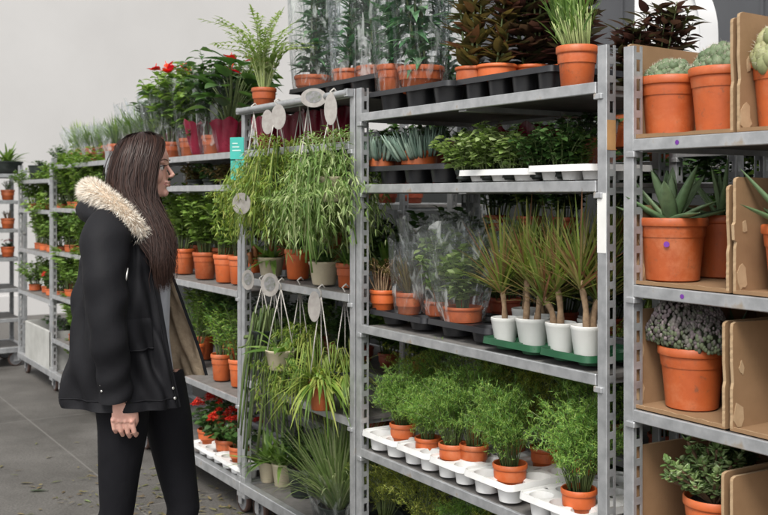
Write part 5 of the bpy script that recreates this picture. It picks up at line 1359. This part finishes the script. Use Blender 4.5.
# sleeves: rings with creases
def sleeve_rings(pts, radii, seed, n=40, m=56):
    c = cr(pts, m); r = cr([(q, 0, 0) for q in radii], m)[:, 0]; g = np.random.RandomState(seed); out = []
    for i in range(m):
        T = c[min(i+1, m-1)]-c[max(i-1, 0)]; T = T/np.linalg.norm(T)
        A = np.cross(T, [0, 1, 0]); A /= np.linalg.norm(A); B = np.cross(T, A); t = i/(m-1)
        row = []
        for k in range(n):
            a = 2*PI*k/n
            w = 1+.075*math.sin(26*t+1.6*math.sin(a)+seed)*math.exp(-((t-.55)/.25)**2)+.045*math.sin(41*t+2*math.cos(a+1))*(.4+t)+.025*math.sin(3*a+9*t)
            row.append(c[i]+(A*math.cos(a)+B*math.sin(a))*r[i]*w)
        out.append(row)
    return np.array(out)
wr2 = W(116, 399, -.212)
SN = sleeve_rings([W(122, 222, -.08), W(108, 232, -.155), W(104, 256, -.205), W(106, 290, -.235), W(108, 322, -.25), W(111, 352, -.24), W(114, 378, -.222), wr2], [.058, .074, .072, .063, .058, .053, .050, .050], 2)
SF = sleeve_rings([(-.03, .08, 1.385), (-.045, .16, 1.375), (-.055, .20, 1.30), (-.065, .235, 1.20), (-.065, .245, 1.09), (-.06, .245, 1.0), (-.045, .235, .92), wrl-dl*.01], [.06, .075, .074, .066, .06, .055, .051, .05], 5)
for Sx in (SN, SF):
    cm.grid(Sx, closed=True); ins = Sx[-1]+(Sx[-1].mean(0)-Sx[-1])*.25; cm.grid(np.stack([Sx[-1], ins, ins+(Sx[-6]-Sx[-1])*.6], 0), closed=True)
coat = link('parka', cm.mesh('parka', M['parka']), person)
li = MB(); li.grid(inner, flip=True); link('lining', li.mesh('lining', M['lining']), coat)
# seams, pocket flap, cuff strap
se = MB()
hem = [G[-5, k]+rad[-5, k]*.002 for k in range(1, nc-1, 2)]; se.tube(hem, .0022, 5)
plk = [G[i, 4]+rad[i, 4]*.002 for i in range(4, nr, 2)]; se.tube(plk, .002, 5)
link('seam', se.mesh('seam', M['parka']), coat)
pf = MB(); i0 = int(nr*.62)
for ii in range(1):
    A = np.array([[G[i, k]+rad[i, k]*(.007 if 0 < (i-i0) else .003) for k in range(9, 24)] for i in range(i0, i0+9)]); pf.grid(A)
    B = A-np.array([0, 0, .0])
    bot = [A[-1][k] for k in range(15)]; pf.tube(bot, .003, 5)
link('pocket_flap', pf.mesh('pocket_flap', M['parka']), coat)
def snap(p, n_, r=.005):
    mb = MB(); mb.lathe([(0, 0), (r, 0), (r*.9, .002), (r*.4, .003), (0, .003)], 14)
    o = link('snap', mb.mesh('snap', M['snap']), coat); o.location = p
    o.rotation_euler = Vector(n_).to_track_quat('Z', 'Y').to_euler()
for fr, off in ((.935, 5), (.895, 5), (.30, 5)):
    i = int(nr*fr); p = G[i, off]+rad[i, off]*.003; n_ = np.cross(G[i, off+1]-G[i, off-1], G[i+1, off]-G[i-1, off]); n_ = n_/np.linalg.norm(n_)
    if n_[1] > 0: n_ = -n_
    snap(p, n_)
for i in (49, 51, ):
    p = SN[i, :].mean(0)+np.array([-.03, -.043, .004]); snap(p, (-.4, -1, 0), .004)
zp = MB(); p = W(128, 268, -.215); zp.tube([p, p+np.array([-.004, -.006, -.03]), p+np.array([-.012, -.004, -.055])], [.002, .004, .002], 6)
link('zip_pull', zp.mesh('zip_pull', M['snap']), coat)
# hood (fallen on the back) and fur trim
path = cr([W(144, 238, -.115), W(133, 227, -.15), W(118, 212, -.155), W(103, 200, -.125), W(93, 194, -.06), W(91, 193, .0), W(93, 194, .06), W(103, 200, .125), W(118, 212, .155), W(133, 227, .15), W(144, 238, .115)], 60)
hd = MB(); rings = []
base = cr([W(142, 246, -.10), W(124, 240, -.165), W(104, 232, -.17), W(88, 224, -.13), W(81, 220, -.06), W(80, 219, 0), W(81, 220, .06), W(88, 224, .13), W(104, 232, .17), W(124, 240, .165), W(142, 246, .10)], 60)
inn = cr([W(148, 236, -.06), W(140, 226, -.075), W(130, 216, -.075), W(122, 210, -.06), W(118, 208, -.03), W(117, 208, 0), W(118, 208, .03), W(122, 210, .06), W(130, 216, .075), W(140, 226, .075), W(148, 236, .06)], 60)
for t in np.linspace(0, 1, 9):
    c0 = base+(path-base)*t; bul = math.sin(PI*t)*.03
    out_ = base-np.array([.0, 0, 1.3]); out_ = np.stack([base[:, 0]-.0, base[:, 1], np.zeros(60)], 1); out_ /= np.linalg.norm(out_, axis=1, keepdims=True)+1e-9
    rings.append(c0+out_*bul)
for t in np.linspace(.2, 1, 5): rings.append(path+(inn-path)*t-np.array([0, 0, .02*t]))
hd.grid(np.array(rings)); hood = link('hood', hd.mesh('hood', M['parka']), coat)
fr = MB(); frng = np.random.RandomState(9)
rads = .024+.012*np.sin(np.linspace(0, PI, 60))**.6
fr.tube([tuple(q+np.array([0, 0, .012])) for q in path], list(rads*.8), 10)
V = []; F = []
for i in range(20000):
    t = frng.uniform(0, 58.9); k = int(t); c = path[k]+(path[k+1]-path[k])*(t-k)+np.array([0, 0, .012]); r = rads[k]*.75
    T = path[k+1]-path[k]; T /= np.linalg.norm(T)
    d = frng.normal(size=3); d -= T*d.dot(T); d /= np.linalg.norm(d)+1e-9
    p = c+d*r; cl = .5+.5*math.sin(t*2.3+d[0]*3)
    e = d*frng.uniform(.008, .024)+T*frng.normal()*.009+np.array([-.003, 0, -.006])+frng.normal(size=3)*.003
    w = np.cross(d, frng.normal(size=3)); w = w/(np.linalg.norm(w)+1e-9)*.0008
    o = len(V); V += [p-w, p+w, p+e*.6+w*.6, p+e*.6-w*.6, p+e]; F += [(o, o+1, o+2, o+3), (o+3, o+2, o+4)]
fr.add(V, F)
link('fur_trim', fr.mesh('fur_trim', M['fur']), hood)
# hair
def gl(pts): return np.array([W(px, py, ly) for px, py, ly in pts])
GD = [
 gl([(150, 133, -.004), (162, 139, -.026), (164, 148, -.048), (159.5, 159, -.066), (156, 172, -.076), (155, 190, -.080), (159, 210, -.087), (168, 232, -.10), (172, 252, -.105), (168, 280, -.105)]),
 gl([(147, 132.5, -.004), (156, 136.5, -.038), (156, 148, -.066), (152, 163, -.081), (150, 178, -.086), (151, 196, -.09), (159, 216, -.098), (166, 238, -.115), (169, 258, -.12), (166, 282, -.115)]),
 gl([(143, 132, -.003), (146, 137, -.045), (145, 150, -.072), (142, 166, -.086), (141, 182, -.09), (144, 200, -.096), (152, 220, -.112), (160, 242, -.125), (165, 262, -.13), (164, 286, -.12)]),
 gl([(138, 133, -.003), (134, 139, -.042), (131, 152, -.07), (128, 168, -.082), (127, 184, -.088), (132, 203, -.098), (143, 222, -.118), (153, 244, -.13), (159, 262, -.133), (161, 284, -.122)]),
 gl([(134, 134, -.002), (126, 140, -.03), (120, 153, -.052), (116, 170, -.062), (115, 187, -.068), (119, 204, -.08), (131, 222, -.112), (146, 244, -.128), (154, 264, -.13), (158, 280, -.12)]),
 gl([(131, 135, -.001), (122, 142, -.012), (115.5, 155, -.022), (112, 172, -.028), (111, 189, -.03), (112, 205, -.03), (114, 219, -.03), (117, 232, -.03), (119, 240, -.03), (120, 248, -.03)]),
]
def mir(g):
    q = g.copy(); q[:, 1] *= -1; q[:, 0] -= np.linspace(.010, .050, len(q)); return q
GA = GD+[mir(g) for g in GD[::-1]]
m_ = 22
RES = np.array([cr(g, m_) for g in GA])       # guides x steps x 3
nA = len(GA)
def strand(a):
    i = min(int(a), nA-2); f = a-i
    return RES[i]*(1-f)+RES[i+1]*f
hm = MB()
full = np.array([strand(a) for a in np.linspace(0, nA-1.001, 90)])
cc = np.array([.005, 0, 1.6])
shr = full.copy(); shr[:, :, 1] *= .93; shr[:, :9, 0] = (shr[:, :9, 0]-.01)*.965+.01
hm.grid(shr, flip=True)
hm.grid(shr-np.array([0, 0, .0])+np.array([-.006, 0, 0])*1.0)
hrng = np.random.RandomState(21); V = []; F = []
LOCK = hrng.uniform(-1, 1, 200)
for i in range(4200):
    a = hrng.uniform(0, nA-1.001)
    if hrng.rand() < .55: a = hrng.uniform(0, 5.2)
    ac = round(a*5)/5; ac = min(max(ac, 0), nA-1.01)
    tk_ = (np.linspace(0, 1, m_)**1.5*.65)[:, None]
    s = strand(a)*(1-tk_)+strand(ac)*tk_
    t = np.linspace(0, 1, m_)
    off = hrng.normal(size=3)*np.array([.0035, .0045, .003])
    wob = .0125*np.sin(t*(11+4*math.sin(round(a*3)*1.7))+hrng.uniform(-.8, .8)+round(a*3)*2.1)*np.clip(t*1.8-.5, 0, 1)
    s += off*np.clip(t*3, .25, 1)[:, None]; s[:, 0] += wob; s[:, 1] += wob*.6
    lk = LOCK[int(a*6.5) % 200]; s[:, :2] += (s[:, :2]-np.array([.01, 0]))/(np.linalg.norm(s[:, :2]-np.array([.01, 0]), axis=1, keepdims=True)+1e-6)*(lk*.0085*np.clip(t*2.2-.25, 0, 1))[:, None]
    if i % 14 == 0: s += np.cumsum(hrng.normal(size=(m_, 3))*.0022, axis=0); s[:, :2] *= 1+.02*t[:, None]
    end = hrng.uniform(.72, 1.04); s2 = cr(s, m_)
    k = max(8, int(m_*min(end, 1))); s2 = s2[:k]
    if end > 1: s2[-1] += (s2[-1]-s2[-2])*hrng.uniform(0, .8)
    dx = hrng.normal()*.007*np.clip(t[:k]*2-.9, 0, 1)**1.5; s2[:, 0] += dx
    tt = np.linspace(0, 1, k); wd = .0016*np.minimum(1, .4+tt*4)*(1-tt**4*.85)
    # flat ribbon lying along the head: side vector across the surface
    T = np.gradient(s2, axis=0); T /= np.linalg.norm(T, axis=1, keepdims=True)+1e-9
    outv = s2-np.array([.005, 0, 0]); outv[:, 2] = 0; outv /= np.linalg.norm(outv, axis=1, keepdims=True)+1e-9
    sd = np.cross(T, outv); sd /= np.linalg.norm(sd, axis=1, keepdims=True)+1e-9
    o = len(V); V += list(np.stack([s2+sd*wd[:, None], s2+outv*wd[:, None]*.7, s2-sd*wd[:, None]], 1).reshape(-1, 3))
    for j in range(k-1):
        F += [(o+3*j, o+3*j+1, o+3*j+4, o+3*j+3), (o+3*j+1, o+3*j+2, o+3*j+5, o+3*j+4)]
hm.add(V, F)
link('hair', hm.mesh('hair', M['hair']), person)

# ------------------------------------------------------------------ light, world, camera
w = bpy.data.worlds.new('World'); C.world = w; w.use_nodes = True
nt = w.node_tree; nt.nodes.clear()
SUN_EL, SUN_AZ = R(52), None
sky = nt.nodes.new('ShaderNodeTexSky'); sky.sky_type = 'NISHITA'; sky.sun_disc = False
# sun comes from behind-left of the camera
sd = (-.25*RT - .80*FW); sd.normalize()
sun_dir = Vector((sd.x*math.cos(SUN_EL), sd.y*math.cos(SUN_EL), math.sin(SUN_EL)))
sky.sun_elevation = SUN_EL; sky.sun_rotation = math.atan2(sun_dir.x, sun_dir.y)
sky.air_density = 1.0; sky.dust_density = 3.0; sky.ozone_density = 1.0
hs = nt.nodes.new('ShaderNodeHueSaturation'); hs.inputs['Saturation'].default_value = .10
bg = nt.nodes.new('ShaderNodeBackground'); bg.inputs['Strength'].default_value = .15
out = nt.nodes.new('ShaderNodeOutputWorld')
nt.links.new(sky.outputs[0], hs.inputs['Color']); nt.links.new(hs.outputs[0], bg.inputs['Color']); nt.links.new(bg.outputs[0], out.inputs[0])
L = bpy.data.lights.new('sun', 'SUN'); L.energy = 1.5; L.angle = R(18); L.color = (1, .945, .86)
lo = bpy.data.objects.new('sun', L); COL.objects.link(lo); lo.rotation_euler = (-sun_dir).to_track_quat('-Z', 'Y').to_euler(); lo.location = (0, -4, 6)
cam = bpy.data.cameras.new('camera'); co = bpy.data.objects.new('camera', cam); COL.objects.link(co)
co.location = CAM; co.rotation_euler = (PI/2, 0, YAW)
cam.sensor_width = 36; cam.lens = 36*1000/768; cam.shift_y = -(257.5-195)/768
cam.clip_start = .05; cam.clip_end = 300
cam.dof.use_dof = True; cam.dof.focus_distance = 3.1; cam.dof.aperture_fstop = 6.3
C.camera = co
C.view_settings.view_transform = 'Standard'; C.view_settings.look = 'None'; C.view_settings.exposure = 0.72; C.view_settings.gamma = 1
C.view_settings.use_curve_mapping = False
C.cycles.transparent_max_bounces = 24; C.cycles.max_bounces = 7; C.cycles.diffuse_bounces = 4; C.cycles.glossy_bounces = 3; C.cycles.transmission_bounces = 4
C.cycles.use_denoising = True
